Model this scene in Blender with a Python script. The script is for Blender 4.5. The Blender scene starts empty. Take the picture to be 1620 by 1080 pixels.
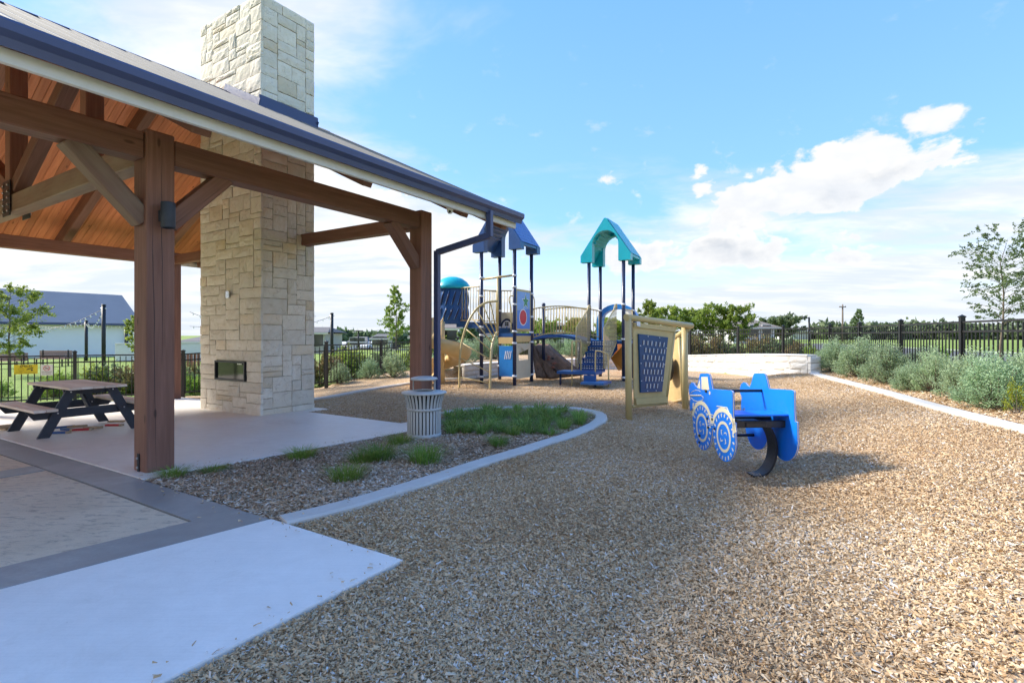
import bpy, math, random
import numpy as np
from mathutils import Vector, Matrix
random.seed(7); np.random.seed(7)
SC = bpy.context.scene
COL = SC.collection
R = math.radians
# ------------------------------------------------------------------ camera
FPX, CX, HY, CH = 831.0, 810.0, 530.0, 1.52
cam_d = bpy.data.cameras.new('camera'); cam = bpy.data.objects.new('camera', cam_d); COL.objects.link(cam)
cam.location = (0, 0, CH); cam.rotation_euler = (R(90), 0, 0)
cam_d.sensor_width = 36; cam_d.lens = FPX/1620*36; cam_d.shift_y = -10/1620
cam_d.clip_start = .05; cam_d.clip_end = 6000
SC.camera = cam
# ------------------------------------------------------------------ sun direction, exposure
SUN_EL, SUN_TX, SUN_TY = R(36.5), .965, -.262          # light travels to +x, a little to -y
SC.view_settings.view_transform = 'Standard'; SC.view_settings.look = 'None'
SC.view_settings.exposure = 2.66; SC.view_settings.gamma = 1
SC.view_settings.use_curve_mapping = False
SC.cycles.use_denoising = True; SC.cycles.use_adaptive_sampling = True; SC.cycles.adaptive_threshold = .02
SC.cycles.max_bounces = 6; SC.cycles.transparent_max_bounces = 12
SC.cycles.caustics_reflective = False; SC.cycles.caustics_refractive = False
ld = bpy.data.lights.new('sun', 'SUN'); lo = bpy.data.objects.new('sun', ld); COL.objects.link(lo)
ld.energy = 1.3; ld.angle = R(10); ld.color = (1, .93, .82)
_tr = Vector((SUN_TX*math.cos(SUN_EL), SUN_TY*math.cos(SUN_EL), -math.sin(SUN_EL)))
lo.rotation_euler = _tr.to_track_quat('-Z', 'Y').to_euler(); lo.location = (-20, 3, 15)

# ------------------------------------------------------------------ node helper
class NT:
    def __init__(s, tree): s.t = tree; s.n = tree.nodes; s.l = tree.links
    def node(s, typ, **kw):
        n = s.n.new(typ)
        for k, v in kw.items():
            if k.startswith('_'): setattr(n, k[1:], v)
        return n
    def setin(s, n, key, v):
        i = n.inputs[key]
        if hasattr(v, 'is_output') and v.is_output: s.l.new(v, i)
        else: i.default_value = v
    def math(s, op, a, b=None, c=None, clamp=False):
        n = s.n.new('ShaderNodeMath'); n.operation = op; n.use_clamp = clamp
        for k, v in enumerate((a, b, c)):
            if v is not None: s.setin(n, k, v)
        return n.outputs[0]
    def vmath(s, op, a, b=None):
        n = s.n.new('ShaderNodeVectorMath'); n.operation = op
        s.setin(n, 0, a)
        if b is not None:
            if op == 'SCALE': s.setin(n, 3, b)
            else: s.setin(n, 1, b)
        return n.outputs[0]
    def mix(s, f, a, b, mode='MIX'):
        n = s.n.new('ShaderNodeMix'); n.data_type = 'RGBA'; n.blend_type = mode; n.clamp_factor = True
        s.setin(n, 0, f)
        for k, v in ((6, a), (7, b)):
            if isinstance(v, (tuple, list)) and len(v) == 3: v = (*v, 1)
            s.setin(n, k, v)
        return n.outputs[2]
    def noise(s, vec, scale, detail=4, rough=.55, dist=0, out=0):
        n = s.n.new('ShaderNodeTexNoise'); n.inputs['Scale'].default_value = scale
        n.inputs['Detail'].default_value = detail; n.inputs['Roughness'].default_value = rough
        n.inputs['Distortion'].default_value = dist
        if vec is not None: s.l.new(vec, n.inputs['Vector'])
        return n.outputs[out]
    def vor(s, vec, scale, feature='F1', out='Distance', rnd=1):
        n = s.n.new('ShaderNodeTexVoronoi'); n.feature = feature
        n.inputs['Scale'].default_value = scale; n.inputs['Randomness'].default_value = rnd
        if vec is not None: s.l.new(vec, n.inputs['Vector'])
        return n.outputs[out]
    def ramp(s, f, stops, interp='LINEAR'):
        n = s.n.new('ShaderNodeValToRGB'); e = n.color_ramp.elements; n.color_ramp.interpolation = interp
        while len(e) < len(stops): e.new(.5)
        for k, (p, c) in enumerate(stops):
            e[k].position = p
            if not isinstance(c, (tuple, list)): c = (c, c, c)
            e[k].color = (*c[:3], 1)
        s.setin(n, 0, f)
        return n.outputs[0]
    def mapr(s, v, a, b, c=0, d=1, smooth=False):
        n = s.n.new('ShaderNodeMapRange'); n.interpolation_type = 'SMOOTHSTEP' if smooth else 'LINEAR'
        s.setin(n, 0, v)
        for k, x in ((1, a), (2, b), (3, c), (4, d)): s.setin(n, k, x)
        return n.outputs[0]
    def sep(s, v):
        n = s.n.new('ShaderNodeSeparateXYZ'); s.l.new(v, n.inputs[0]); return n.outputs
    def comb(s, x, y, z):
        n = s.n.new('ShaderNodeCombineXYZ')
        for k, v in enumerate((x, y, z)): s.setin(n, k, v)
        return n.outputs[0]
    def mapping(s, v, scale=(1, 1, 1), rot=(0, 0, 0), loc=(0, 0, 0)):
        n = s.n.new('ShaderNodeMapping'); s.l.new(v, n.inputs[0])
        n.inputs['Scale'].default_value = scale; n.inputs['Rotation'].default_value = rot; n.inputs['Location'].default_value = loc
        return n.outputs[0]
# ------------------------------------------------------------------ world: Nishita sky with clouds
W = bpy.data.worlds.new('World'); SC.world = W; W.use_nodes = True
w = NT(W.node_tree); w.n.clear()
sky = w.n.new('ShaderNodeTexSky'); sky.sky_type = 'NISHITA'; sky.sun_disc = False
sky.sun_elevation = SUN_EL; sky.sun_rotation = math.atan2(-SUN_TX, -SUN_TY)
sky.air_density = 1.25; sky.dust_density = .35; sky.ozone_density = 2.2; sky.altitude = 100
tc = w.n.new('ShaderNodeTexCoord').outputs['Generated']
dx, dy, dz = w.sep(tc)
zc = w.math('MAXIMUM', dz, 0.0)
den = w.math('ADD', zc, .10)
pl = w.comb(w.math('DIVIDE', dx, den), w.math('DIVIDE', dy, den), 0.0)
az = w.math('ARCTAN2', dx, dy)                       # 0 straight ahead, + to the right
el = w.math('ARCSINE', zc)
# layered cloud sheet, perspective by the plane projection
wob = w.vmath('SCALE', w.vmath('SUBTRACT', w.noise(w.mapping(pl, scale=(.8, .8, 1)), 1.0, 4, .5, 0, 1), (.5, .5, .5)), .55)
plw = w.vmath('ADD', pl, wob)
sheet = w.noise(w.mapping(plw, scale=(.50, .62, 1), loc=(2.2, .7, 0)), 1.0, 7, .60, .2)
big = w.noise(w.mapping(pl, scale=(.16, .20, 1), loc=(5.3, 1.9, 0)), 1.0, 3, .5, .2)
lowcover = w.mapr(el, R(5), R(23), .225, -.055, True)   # cloud decks close up towards the horizon
leftcover = w.mapr(az, R(8), R(-30), 0, .215, True)    # the deck thickens to the north-west
cov = w.math('ADD', w.math('ADD', w.math('MULTIPLY', sheet, .80), w.math('MULTIPLY', big, .30)), w.math('ADD', lowcover, leftcover))
m1 = w.mapr(cov, .61, .78, 0, 1, True)
# heaped cumulus banks: noise in azimuth / elevation
ae = w.comb(az, w.math('MULTIPLY', el, 1.6), 0.0)
aw = w.vmath('ADD', ae, w.vmath('SCALE', w.vmath('SUBTRACT', w.noise(ae, 7, 3, .5, 0, 1), (.5, .5, .5)), .05))
puff = w.noise(w.mapping(aw, loc=(3.1, 1.2, 0)), 9.0, 7, .60, .0)
lump = w.vor(w.mapping(aw, loc=(.3, .7, 0)), 16.0)
lump2 = w.vor(w.mapping(aw, loc=(.1, .2, 0)), 40.0)
puff2 = w.noise(w.mapping(ae, loc=(8.7, 4.4, 0)), 3.2, 4, .5, .1)
puf = w.math('SUBTRACT', w.math('MULTIPLY', w.math('SUBTRACT', puff, .5), 1.5), w.math('ADD', w.math('MULTIPLY', w.math('SUBTRACT', lump, .45), .40), w.math('MULTIPLY', w.math('SUBTRACT', lump2, .45), .16)))
def bank(a0, e0, sa, se, tilt):
    a = w.math('SUBTRACT', az, R(a0)); e = w.math('SUBTRACT', w.math('SUBTRACT', el, R(e0)), w.math('MULTIPLY', a, tilt))
    q = w.math('ADD', w.math('POWER', w.math('DIVIDE', a, R(sa)), 2.0), w.math('POWER', w.math('DIVIDE', e, R(se)), 2.0))
    return w.mapr(q, 0, 1.6, 1, 0), e
b1, e1 = bank(30.5, 13.6, 12.5, 4.3, .21)
b2, e2 = bank(21, 8.2, 17, 2.4, .03)
b3, e3 = bank(-16, 14, 18, 5.0, -.35)
b4, e4 = bank(19.5, 15.2, 2.6, 1.9, .0)
b5, e5 = bank(10.5, 16.4, 2.0, 1.4, .0)
bb = w.math('MAXIMUM', w.math('MAXIMUM', b1, w.math('MULTIPLY', b2, .86)), w.math('MAXIMUM', w.math('MULTIPLY', b3, .80), w.math('MAXIMUM', w.math('MULTIPLY', b4, .72), w.math('MULTIPLY', b5, .70))))
cu = w.math('ADD', w.math('ADD', w.math('MULTIPLY', bb, .60), .42), w.math('ADD', w.math('MULTIPLY', puf, .62), w.math('MULTIPLY', w.math('SUBTRACT', puff2, .5), .5)))
m2 = w.mapr(cu, .70, .80, 0, 1, True)
scat = w.noise(w.mapping(aw, loc=(1.4, 7.7, 0)), 12.0, 8, .58, .1)
m3 = w.math('MULTIPLY', w.mapr(scat, .59, .72, 0, .8, True), w.mapr(el, R(6), R(30), 1, .12, True))
mask = w.math('MAXIMUM', w.math('MAXIMUM', w.math('MULTIPLY', m1, .92), m2), m3)
skyc = w.mix(1.0, sky.outputs[0], (.30, .42, .62), 'MULTIPLY')
clear = w.ramp(w.mapr(el, 0, R(48)), [(0, (.86, .88, .90)), (.25, (.27, .52, .90)), (1, (.12, .35, .87))])
clear = w.vmath('SCALE', clear, 1.42)
skyc = w.mix(.80, skyc, clear)
# cloud body: sunlit white tops, soft grey-blue bases
dens = w.mapr(cu, .74, 1.1, 0, 1, True)
low = w.mapr(w.math('SUBTRACT', e1, w.math('MULTIPLY', w.math('SUBTRACT', puff, .5), R(9.0))), R(-3.4), R(1.6), 1, 0, True)
sh = w.math('MULTIPLY', dens, w.math('MULTIPLY', low, .95))
fold = w.mapr(w.math('ADD', w.math('MULTIPLY', lump, .55), w.math('MULTIPLY', lump2, .35)), .18, .55, 0, .55, True)
cl = w.mix(sh, (1.27, 1.25, 1.22), (.74, .80, .89))
cl = w.mix(w.math('MULTIPLY', fold, w.math('MULTIPLY', m2, .75)), cl, (.92, .97, 1.05))
shade1 = w.mapr(w.noise(w.mapping(plw, scale=(.42, .95, 1), loc=(1.1, 4.2, 0)), 1.9, 8, .62), .38, .60, 0, .85, True)
cl = w.mix(w.math('MULTIPLY', shade1, w.math('SUBTRACT', 1.0, w.math('MULTIPLY', m2, .7))), cl, (.90, .99, 1.13))
allsky = w.mix(mask, skyc, cl)
hz = w.mapr(el, R(0), R(8), .55, 0, True)
allsky = w.mix(hz, allsky, (.90, 1.0, 1.16))
bg = w.n.new('ShaderNodeBackground'); w.l.new(allsky, bg.inputs[0]); bg.inputs[1].default_value = .14
wo = w.n.new('ShaderNodeOutputWorld'); w.l.new(bg.outputs[0], wo.inputs[0])
W.cycles.sampling_method = 'MANUAL'; W.cycles.sample_map_resolution = 512
# ------------------------------------------------------------------ frames and heights of the ground
AX, AY = .5340, .8455          # pavilion axis "a" (along the eave), axis "b" points left and away
def S01(t): t = np.clip(t, 0, 1); return t*t*(3-2*t)
def ab(x, y): return AX*x+AY*y, -AY*x+AX*y
def W2(a, b): return AX*a-AY*b, AY*a+AX*b
KERB_R = [(3.2, -4.0), (4.46, .8), (5.60, 5.1), (5.98, 6.55), (6.36, 7.9), (7.2, 10.5), (8.3, 14.3), (8.62, 14.95)]
WALL = [(-1.55, 15.9), (-.6, 17.4), (.8, 18.8), (2.5, 19.9), (4.6, 20.1), (6.5, 19.3), (8.55, 15.05)]
KERB_L = [(-7.6, 12.6), (-6.4, 12.75), (-5.2, 13.2), (-3.9, 14.3), (-2.6, 15.3), (-1.5, 15.95)]
def seg_dist(x, y, pts):
    """distance to a polyline; > 0 on its left (going along it)"""
    best = np.full(np.shape(x), 1e9); sgn = np.ones(np.shape(x))
    for (x0, y0), (x1, y1) in zip(pts[:-1], pts[1:]):
        ux, uy = x1-x0, y1-y0; L = ux*ux+uy*uy
        t = np.clip(((x-x0)*ux+(y-y0)*uy)/L, 0, 1)
        ex, ey = x-(x0+t*ux), y-(y0+t*uy); d = np.hypot(ex, ey)
        c = np.where(ux*(y-y0)-uy*(x-x0) > 0, 1.0, -1.0)
        m = d < best-1e-6
        best = np.where(m, d, best); sgn = np.where(m, c, sgn)
    return best*sgn
RIM = KERB_L+WALL[1:]+KERB_R[::-1]          # the playground's far rim, left to right
def G(x, y):
    x = np.asarray(x, float); y = np.asarray(y, float)
    a, b = ab(x, y)
    dip = (-.030*np.clip(a-2.6, 0, 5.4)-.012*np.clip(b-6.4, 0, 10))*S01((b-4.3)/2.1)*S01(1-(a-8)/4.5)
    rise = .026*np.clip(y-9, 0, 8.5)*S01((x+7.5)/4)
    kd = np.abs(seg_dist(x, y, KERB_R))
    right = seg_dist(x, y, KERB_R)           # left of the kerb (going away) is the playground
    zr = np.where(right > 0, .42*S01(1-kd/3.6)*S01((y+3)/5+.5), .42+.13*S01(kd/1.5))
    z = dip+np.maximum(rise, zr)
    out = seg_dist(x, y, RIM)                # > 0 beyond the rim
    terr = np.where(out > 0, .38*S01(out/.45), 0)*S01((x+3.6)/2.6)*np.where(right > 0, 1, 0)
    z = np.where((out > 0) & (right > 0), np.minimum(z+terr, .62), z)
    und = .010*np.sin(1.9*x+.8*y)*np.sin(1.3*y-.7*x)+.008*np.sin(3.7*x-1.1*y+1)*np.sin(2.9*y+.4)
    z = z+und*S01((-out-.1)/1.0)*S01(right/1.2)*S01((6.0-b)/.8)*np.where((a < 2.75) & (b > 2.35), 0, 1)
    z = z-.015*np.clip(y-26, 0, 90)*S01((4-x)/24)
    return z
def g(x, y): return float(G(x, y))
def gp(px, py, dz=0.0):
    """where the photograph's pixel meets the ground"""
    Y = 5.0
    for _ in range(60):
        X = (px-CX)/FPX*Y
        Y = .5*Y+.5*min(400, FPX*(CH-g(X, Y)-dz)/max(py-HY, .5))
    return Vector(((px-CX)/FPX*Y, Y, g((px-CX)/FPX*Y, Y)+dz))
def at(px, py, Y): return Vector(((px-CX)/FPX*Y, Y, CH-(py-HY)/FPX*Y))
def PV(a, b, z): x, y = W2(a, b); return Vector((x, y, z))
# ------------------------------------------------------------------ mesh helpers
class MB:
    def __init__(s): s.v = []; s.f = []; s.gr = []; s.sm = []
    def add(s, vs, fs, gr=None, smooth=False):
        o = len(s.v); vs = [Vector(v) for v in vs]
        s.v += vs; s.gr += ([Vector(q) for q in gr] if gr else vs)
        s.f += [tuple(i+o for i in f) for f in fs]; s.sm += [smooth]*len(fs)
        return s
    def box(s, c, d, rot=None, ch=0):
        """box centred on c, dims d, optional 3x3 rotation, chamfer ch"""
        c = Vector(c); hx, hy, hz = [q/2 for q in d]
        M = rot if rot is not None else Matrix.Identity(3)
        if ch <= 0:
            P = [Vector((i*hx, j*hy, k*hz)) for k in (-1, 1) for j in (-1, 1) for i in (-1, 1)]
            F = [(0, 2, 3, 1), (4, 5, 7, 6), (0, 1, 5, 4), (2, 6, 7, 3), (0, 4, 6, 2), (1, 3, 7, 5)]
        else:
            P = []; F = []; idx = {}
            for i in (-1, 1):
                for j in (-1, 1):
                    for k in (-1, 1):
                        for ax in range(3):
                            q = [i*(hx-ch), j*(hy-ch), k*(hz-ch)]
                            q[ax] = (i*hx, j*hy, k*hz)[ax]
                            idx[i, j, k, ax] = len(P); P.append(Vector(q))
            for sg in (-1, 1):
                F.append([idx[sg, j, k, 0] for j, k in ((-1, -1), (1, -1), (1, 1), (-1, 1))])
                F.append([idx[i, sg, k, 1] for i, k in ((-1, -1), (1, -1), (1, 1), (-1, 1))])
                F.append([idx[i, j, sg, 2] for i, j in ((-1, -1), (1, -1), (1, 1), (-1, 1))])
            for p in (-1, 1):
                for q in (-1, 1):
                    F.append([idx[-1, p, q, 1], idx[1, p, q, 1], idx[1, p, q, 2], idx[-1, p, q, 2]])
                    F.append([idx[p, -1, q, 0], idx[p, 1, q, 0], idx[p, 1, q, 2], idx[p, -1, q, 2]])
                    F.append([idx[p, q, -1, 0], idx[p, q, 1, 0], idx[p, q, 1, 1], idx[p, q, -1, 1]])
            for i in (-1, 1):
                for j in (-1, 1):
                    for k in (-1, 1): F.append([idx[i, j, k, 0], idx[i, j, k, 1], idx[i, j, k, 2]])
            G2 = []
            for f in F:      # outward winding
                n = (P[f[1]]-P[f[0]]).cross(P[f[2]]-P[f[0]]); m = sum((P[t] for t in f), Vector())/len(f)
                G2.append(tuple(f) if n.dot(m) > 0 else tuple(reversed(f)))
            F = G2
        return s.add([c+M@q for q in P], F, gr=[q+Vector((c.x*.37+c.z*1.3, c.y*.51, c.z*.77)) for q in P])
    def beam(s, p0, p1, wd, hg, up=(0, 0, 1), ch=.006):
        """timber from p0 to p1; wd across, hg along 'up'; grain runs along it"""
        p0 = Vector(p0); p1 = Vector(p1); x = (p1-p0); L = x.length; x.normalize()
        up = Vector(up); y = up.cross(x).normalized(); z = x.cross(y)
        return s.box((p0+p1)/2, (L, wd, hg), Matrix((x, y, z)).transposed(), ch)
    def tube(s, pts, r, n=10, cap=True, smooth=True):
        pts = [Vector(p) for p in pts]; rr = r if isinstance(r, (list, tuple)) else [r]*len(pts)
        V = []; F = []; m = len(pts); prev = None
        for i, p in enumerate(pts):
            d = (pts[min(i+1, m-1)]-pts[max(i-1, 0)]).normalized()
            if prev is None:
                q = Vector((0, 0, 1)) if abs(d.z) < .9 else Vector((1, 0, 0)); u = q.cross(d).normalized()
            else:
                u = (prev-d*prev.dot(d)).normalized()
            prev = u; v = d.cross(u)
            V += [p+rr[i]*(math.cos(2*math.pi*k/n)*u+math.sin(2*math.pi*k/n)*v) for k in range(n)]
        for i in range(m-1):
            for k in range(n):
                F.append((i*n+k, i*n+(k+1) % n, (i+1)*n+(k+1) % n, (i+1)*n+k))
        s.add(V, F, smooth=smooth)
        if cap:
            o = len(s.v)-len(V)
            s.f += [tuple(o+k for k in reversed(range(n))), tuple(o+(m-1)*n+k for k in range(n))]; s.sm += [False]*2
        return s
    def lathe(s, prof, c=(0, 0, 0), n=24, smooth=True):
        c = Vector(c); V = []; F = []; m = len(prof)
        for r_, z_ in prof:
            V += [c+Vector((r_*math.cos(2*math.pi*k/n), r_*math.sin(2*math.pi*k/n), z_)) for k in range(n)]
        for i in range(m-1):
            for k in range(n): F.append((i*n+k, i*n+(k+1) % n, (i+1)*n+(k+1) % n, (i+1)*n+k))
        return s.add(V, F, smooth=smooth)
    def prism(s, poly, o, x, y, dep, smooth=False):
        """2D outline extruded by vector dep"""
        o = Vector(o); x = Vector(x); y = Vector(y); dep = Vector(dep); n = len(poly)
        V = [o+x*p[0]+y*p[1] for p in poly]; V += [v+dep for v in V]
        if x.cross(y).dot(dep) < 0: top, bot = list(range(n, 2*n))[::-1], list(range(n)); fl = True
        else: top, bot = list(range(n, 2*n)), list(range(n))[::-1]; fl = False
        area = sum(poly[i][0]*poly[(i+1) % n][1]-poly[(i+1) % n][0]*poly[i][1] for i in range(n))
        if area < 0: top, bot, fl = top[::-1], bot[::-1], not fl
        F = [tuple(top), tuple(bot)]
        for i in range(n):
            j = (i+1) % n; q = (i, j, j+n, i+n)
            F.append(q[::-1] if fl else q)
        s.add(V, F); 
        if smooth: s.sm[-n:] = [True]*n
        return s
    def ring(s, outer, inner, o, x, y, dep):
        """frame between two outlines with equal counts, extruded"""
        o = Vector(o); x = Vector(x); y = Vector(y); dep = Vector(dep); n = len(outer)
        A = [o+x*p[0]+y*p[1] for p in outer]; B = [o+x*p[0]+y*p[1] for p in inner]
        V = A+B+[v+dep for v in A]+[v+dep for v in B]; F = []
        for i in range(n):
            j = (i+1) % n
            F += [(i, j, n+j, n+i), (2*n+j, 2*n+i, 3*n+i, 3*n+j), (i, 2*n+i, 2*n+j, j), (n+j, 3*n+j, 3*n+i, n+i)]
        return s.add(V, F)
    def mesh(s, name, off=(0, 0, 0)):
        me = bpy.data.meshes.new(name); off = Vector(off)
        me.from_pydata([tuple(v-off) for v in s.v], [], s.f)
        me.polygons.foreach_set('use_smooth', s.sm)
        at_ = me.attributes.new('grain', 'FLOAT_VECTOR', 'POINT')
        at_.data.foreach_set('vector', np.array([tuple(q) for q in s.gr], dtype=np.float32).ravel())
        me.update(); return me
    def build(s, name, mat, parent=None, recalc=False):
        me = s.mesh(name, origin(parent)); 
        if recalc:
            import bmesh
            bm = bmesh.new(); bm.from_mesh(me); bmesh.ops.recalc_face_normals(bm, faces=bm.faces); bm.to_mesh(me); bm.free()
        return link(name, me, mat, parent)
def origin(o):
    v = Vector((0, 0, 0))
    while o is not None: v += o.location; o = o.parent
    return v
def link(name, me, mat=None, parent=None, mw=None):
    o = bpy.data.objects.new(name, me); COL.objects.link(o)
    if mat is not None and not me.materials: me.materials.append(mat)
    o.parent = parent
    if mw is not None: o.matrix_local = mw
    return o
def tag(o, label=None, cat=None, group=None, kind=None):
    for k, v in (('label', label), ('category', cat), ('group', group), ('kind', kind)):
        if v: o[k] = v
    return o
def thing(name, label, cat, loc=(0, 0, 0), rz=0, group=None):
    o = bpy.data.objects.new(name, None); COL.objects.link(o); o.location = loc; o.rotation_euler = (0, 0, rz)
    o.empty_display_size = .2
    return tag(o, label, cat, group)
def dup(root, loc, rz, sc=1, label=None, group=None):
    def cp(o, par):
        c = o.copy(); COL.objects.link(c); c.parent = par
        for ch in o.children: cp(ch, c)
        return c
    r = cp(root, None); r.location = loc; r.rotation_euler = (0, 0, rz)
    r.scale = (sc, sc, sc) if not isinstance(sc, (tuple, list)) else sc
    if label: r['label'] = label
    if group: r['group'] = group
    return r
def npmesh(name, V, F, vals=None, smooth=False):
    """numpy mesh: V (n,3), F (m,k); vals = per-vertex float attribute 'v'"""
    V = np.ascontiguousarray(V, np.float32); F = np.ascontiguousarray(F, np.int32)
    me = bpy.data.meshes.new(name); n, (m, k) = len(V), F.shape
    me.vertices.add(n); me.vertices.foreach_set('co', V.ravel())
    me.loops.add(m*k); me.loops.foreach_set('vertex_index', F.ravel())
    me.polygons.add(m)
    me.polygons.foreach_set('loop_start', np.arange(0, m*k, k, dtype=np.int32))
    me.polygons.foreach_set('loop_total', np.full(m, k, np.int32))
    me.polygons.foreach_set('use_smooth', np.full(m, smooth, bool))
    if vals is not None:
        a = me.attributes.new('v', 'FLOAT', 'POINT'); a.data.foreach_set('value', np.ascontiguousarray(vals, np.float32))
    me.update(calc_edges=True); me.validate(); return me
def in_poly(x, y, poly):
    x = np.asarray(x); y = np.asarray(y); c = np.zeros(x.shape, bool); n = len(poly)
    for i in range(n):
        (x0, y0), (x1, y1) = poly[i], poly[(i+1) % n]
        if y0 == y1: continue
        m = ((y0 > y) != (y1 > y)) & (x < (x1-x0)*(y-y0)/(y1-y0)+x0); c ^= m
    return c
def smooth_path(pts, k=6):
    """Catmull-Rom through 2D/3D points"""
    P = [np.array(p, float) for p in pts]; P = [2*P[0]-P[1]]+P+[2*P[-1]-P[-2]]; out = []
    for i in range(1, len(P)-2):
        for j in range(k):
            t = j/k; a, b, c, d = P[i-1:i+3]
            out.append(.5*((2*b)+(c-a)*t+(2*a-5*b+4*c-d)*t*t+(3*b-a-3*c+d)*t**3))
    out.append(P[-2]); return [tuple(q) for q in out]
# ------------------------------------------------------------------ materials
MATS = {}
def mat_base(name, rough=.6, metal=0, spec=.5):
    m = bpy.data.materials.new(name); m.use_nodes = True; t = NT(m.node_tree)
    b = t.n['Principled BSDF']; b.inputs['Roughness'].default_value = rough; b.inputs['Metallic'].default_value = metal
    b.inputs['Specular IOR Level'].default_value = spec
    MATS[name] = m; return m, t, b
def bump(t, b, h, strength=.3, dist=.01):
    n = t.n.new('ShaderNodeBump'); n.inputs['Strength'].default_value = strength; n.inputs['Distance'].default_value = dist
    t.l.new(h, n.inputs['Height']); t.l.new(n.outputs[0], b.inputs['Normal']); return n
def objco(t): return t.n.new('ShaderNodeTexCoord').outputs['Object']
def geo(t): return t.n.new('ShaderNodeNewGeometry').outputs['Position']
def rnd(t): return t.n.new('ShaderNodeObjectInfo').outputs['Random']
def attr(t, name, out='Fac'):
    n = t.n.new('ShaderNodeAttribute'); n.attribute_name = name; return n.outputs[out]
def paint(name, c, rough=.4, var=.10, bumpy=.03, metal=0, scale=6, spec=.5, dirt=.0, rv=1):
    m, t, b = mat_base(name, rough, metal, spec); p = geo(t)
    n = t.noise(p, scale, 5); n2 = t.noise(p, scale*9, 3)
    lo_ = tuple(q*(1-var) for q in c); hi_ = tuple(min(1, q*(1+var)) for q in c)
    col = t.mix(t.mapr(n, .3, .7), lo_, hi_)
    if dirt: col = t.mix(t.math('MULTIPLY', t.mapr(t.noise(p, scale*.6, 6, .7), .5, .72, 0, 1, True), dirt), col, (.20, .16, .12))
    t.l.new(col, b.inputs['Base Color'])
    t.l.new(t.mapr(n2, .3, .7, max(.05, rough-.08*rv), rough+.10*rv), b.inputs['Roughness'])
    if bumpy: bump(t, b, n2, bumpy, .004)
    return m
def wood(name, c1, c2, grey=None, rough=.62, gs=1.0, knots=True):
    m, t, b = mat_base(name, rough, 0, .35); gq = attr(t, 'grain', 'Vector'); r = rnd(t)
    v = t.vmath('ADD', gq, t.comb(t.math('MULTIPLY', r, 13.0), t.math('MULTIPLY', r, 7.3), t.math('MULTIPLY', r, 3.1)))
    fib = t.noise(t.mapping(v, scale=(1.3*gs, 26*gs, 26*gs)), 1, 6, .62, .4)
    broad = t.noise(t.mapping(v, scale=(.5, 4, 4)), 1, 4)
    col = t.mix(t.mapr(fib, .28, .72), c1, c2)
    col = t.mix(t.mapr(broad, .35, .7, 0, .45), col, tuple(q*.62 for q in c1))
    if knots:
        k = t.vor(t.mapping(v, scale=(1.6, 5, 5)), 1.0)
        col = t.mix(t.mapr(k, .05, .11, .75, 0, True), col, tuple(q*.3 for q in c1))
    crack = t.noise(t.mapping(v, scale=(.7, 34, 34)), 1, 2, .5, .8)
    ck = t.mapr(crack, .70, .74, 0, 1, True)
    col = t.mix(t.math('MULTIPLY', ck, .55), col, tuple(q*.25 for q in c1))
    if grey:
        col = t.mix(t.mapr(t.noise(t.mapping(v, scale=(.8, 3, 3)), 1, 5, .6), .45, .68, 0, .8), col, grey)
    hs = t.n.new('ShaderNodeHueSaturation'); t.l.new(col, hs.inputs['Color'])
    t.l.new(t.mapr(r, 0, 1, .80, 1.18), hs.inputs['Value']); t.l.new(hs.outputs[0], b.inputs['Base Color'])
    bump(t, b, t.math('SUBTRACT', fib, t.math('MULTIPLY', ck, .8)), .28, .006); return m
wood('stain', (.20, .092, .062), (.31, .155, .108), grey=None)
wood('stain_old', (.20, .115, .080), (.31, .195, .135), grey=(.30, .235, .165))
wood('ceiling_wood', (.52, .165, .068), (.70, .28, .125), rough=.5)
wood('table_wood', (.80, .66, .54), (.88, .78, .67), grey=(.88, .81, .72), gs=.8)
wood('bench_wood', (.25, .14, .11), (.36, .21, .17))
wood('block_wood', (.45, .34, .22), (.6, .47, .32))
# --- stone
def stone(name, c1, c2, tint, rough=.85, bs=.5):
    m, t, b = mat_base(name, rough, 0, .25); p = geo(t); r = rnd(t)
    pp = t.vmath('ADD', p, t.comb(t.math('MULTIPLY', r, 31.0), t.math('MULTIPLY', r, 17.0), 0.0))
    n = t.noise(pp, 5, 6, .6); f = t.noise(pp, 34, 5, .65)
    col = t.mix(t.mapr(n, .3, .7), c1, c2)
    rr = t.ramp(r, [(0, .0), (.86, 0), (.91, .5), (1, .85)])
    col = t.mix(t.math('MULTIPLY', rr, t.mapr(n, .35, .6, .25, .85)), col, tint)
    hs = t.n.new('ShaderNodeHueSaturation'); t.l.new(col, hs.inputs['Color'])
    t.l.new(t.mapr(t.math('FRACT', t.math('MULTIPLY', r, 7.31)), 0, 1, .90, 1.07), hs.inputs['Value'])
    vein = t.mapr(t.math('ABSOLUTE', t.math('SUBTRACT', t.noise(pp, 3.2, 4, .5, .6), .5)), 0, .012, .35, 0, True)
    col2 = t.mix(vein, hs.outputs[0], (.36, .28, .19)); t.l.new(col2, b.inputs['Base Color'])
    bump(t, b, t.math('ADD', t.math('MULTIPLY', n, 1.0), t.math('MULTIPLY', f, .45)), bs, .02); return m
stone('limestone', (.74, .665, .535), (.84, .785, .67), (.74, .58, .36), bs=.55)
stone('limestone_wall', (.70, .67, .61), (.80, .78, .74), (.66, .58, .46), bs=.5)
m, t, b = mat_base('mortar', .95, 0, .2); p = geo(t)
t.l.new(t.mix(t.noise(p, 30, 4), (.52, .45, .34), (.63, .56, .45)), b.inputs['Base Color']); bump(t, b, t.noise(p, 90, 4), .4, .006)
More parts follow.
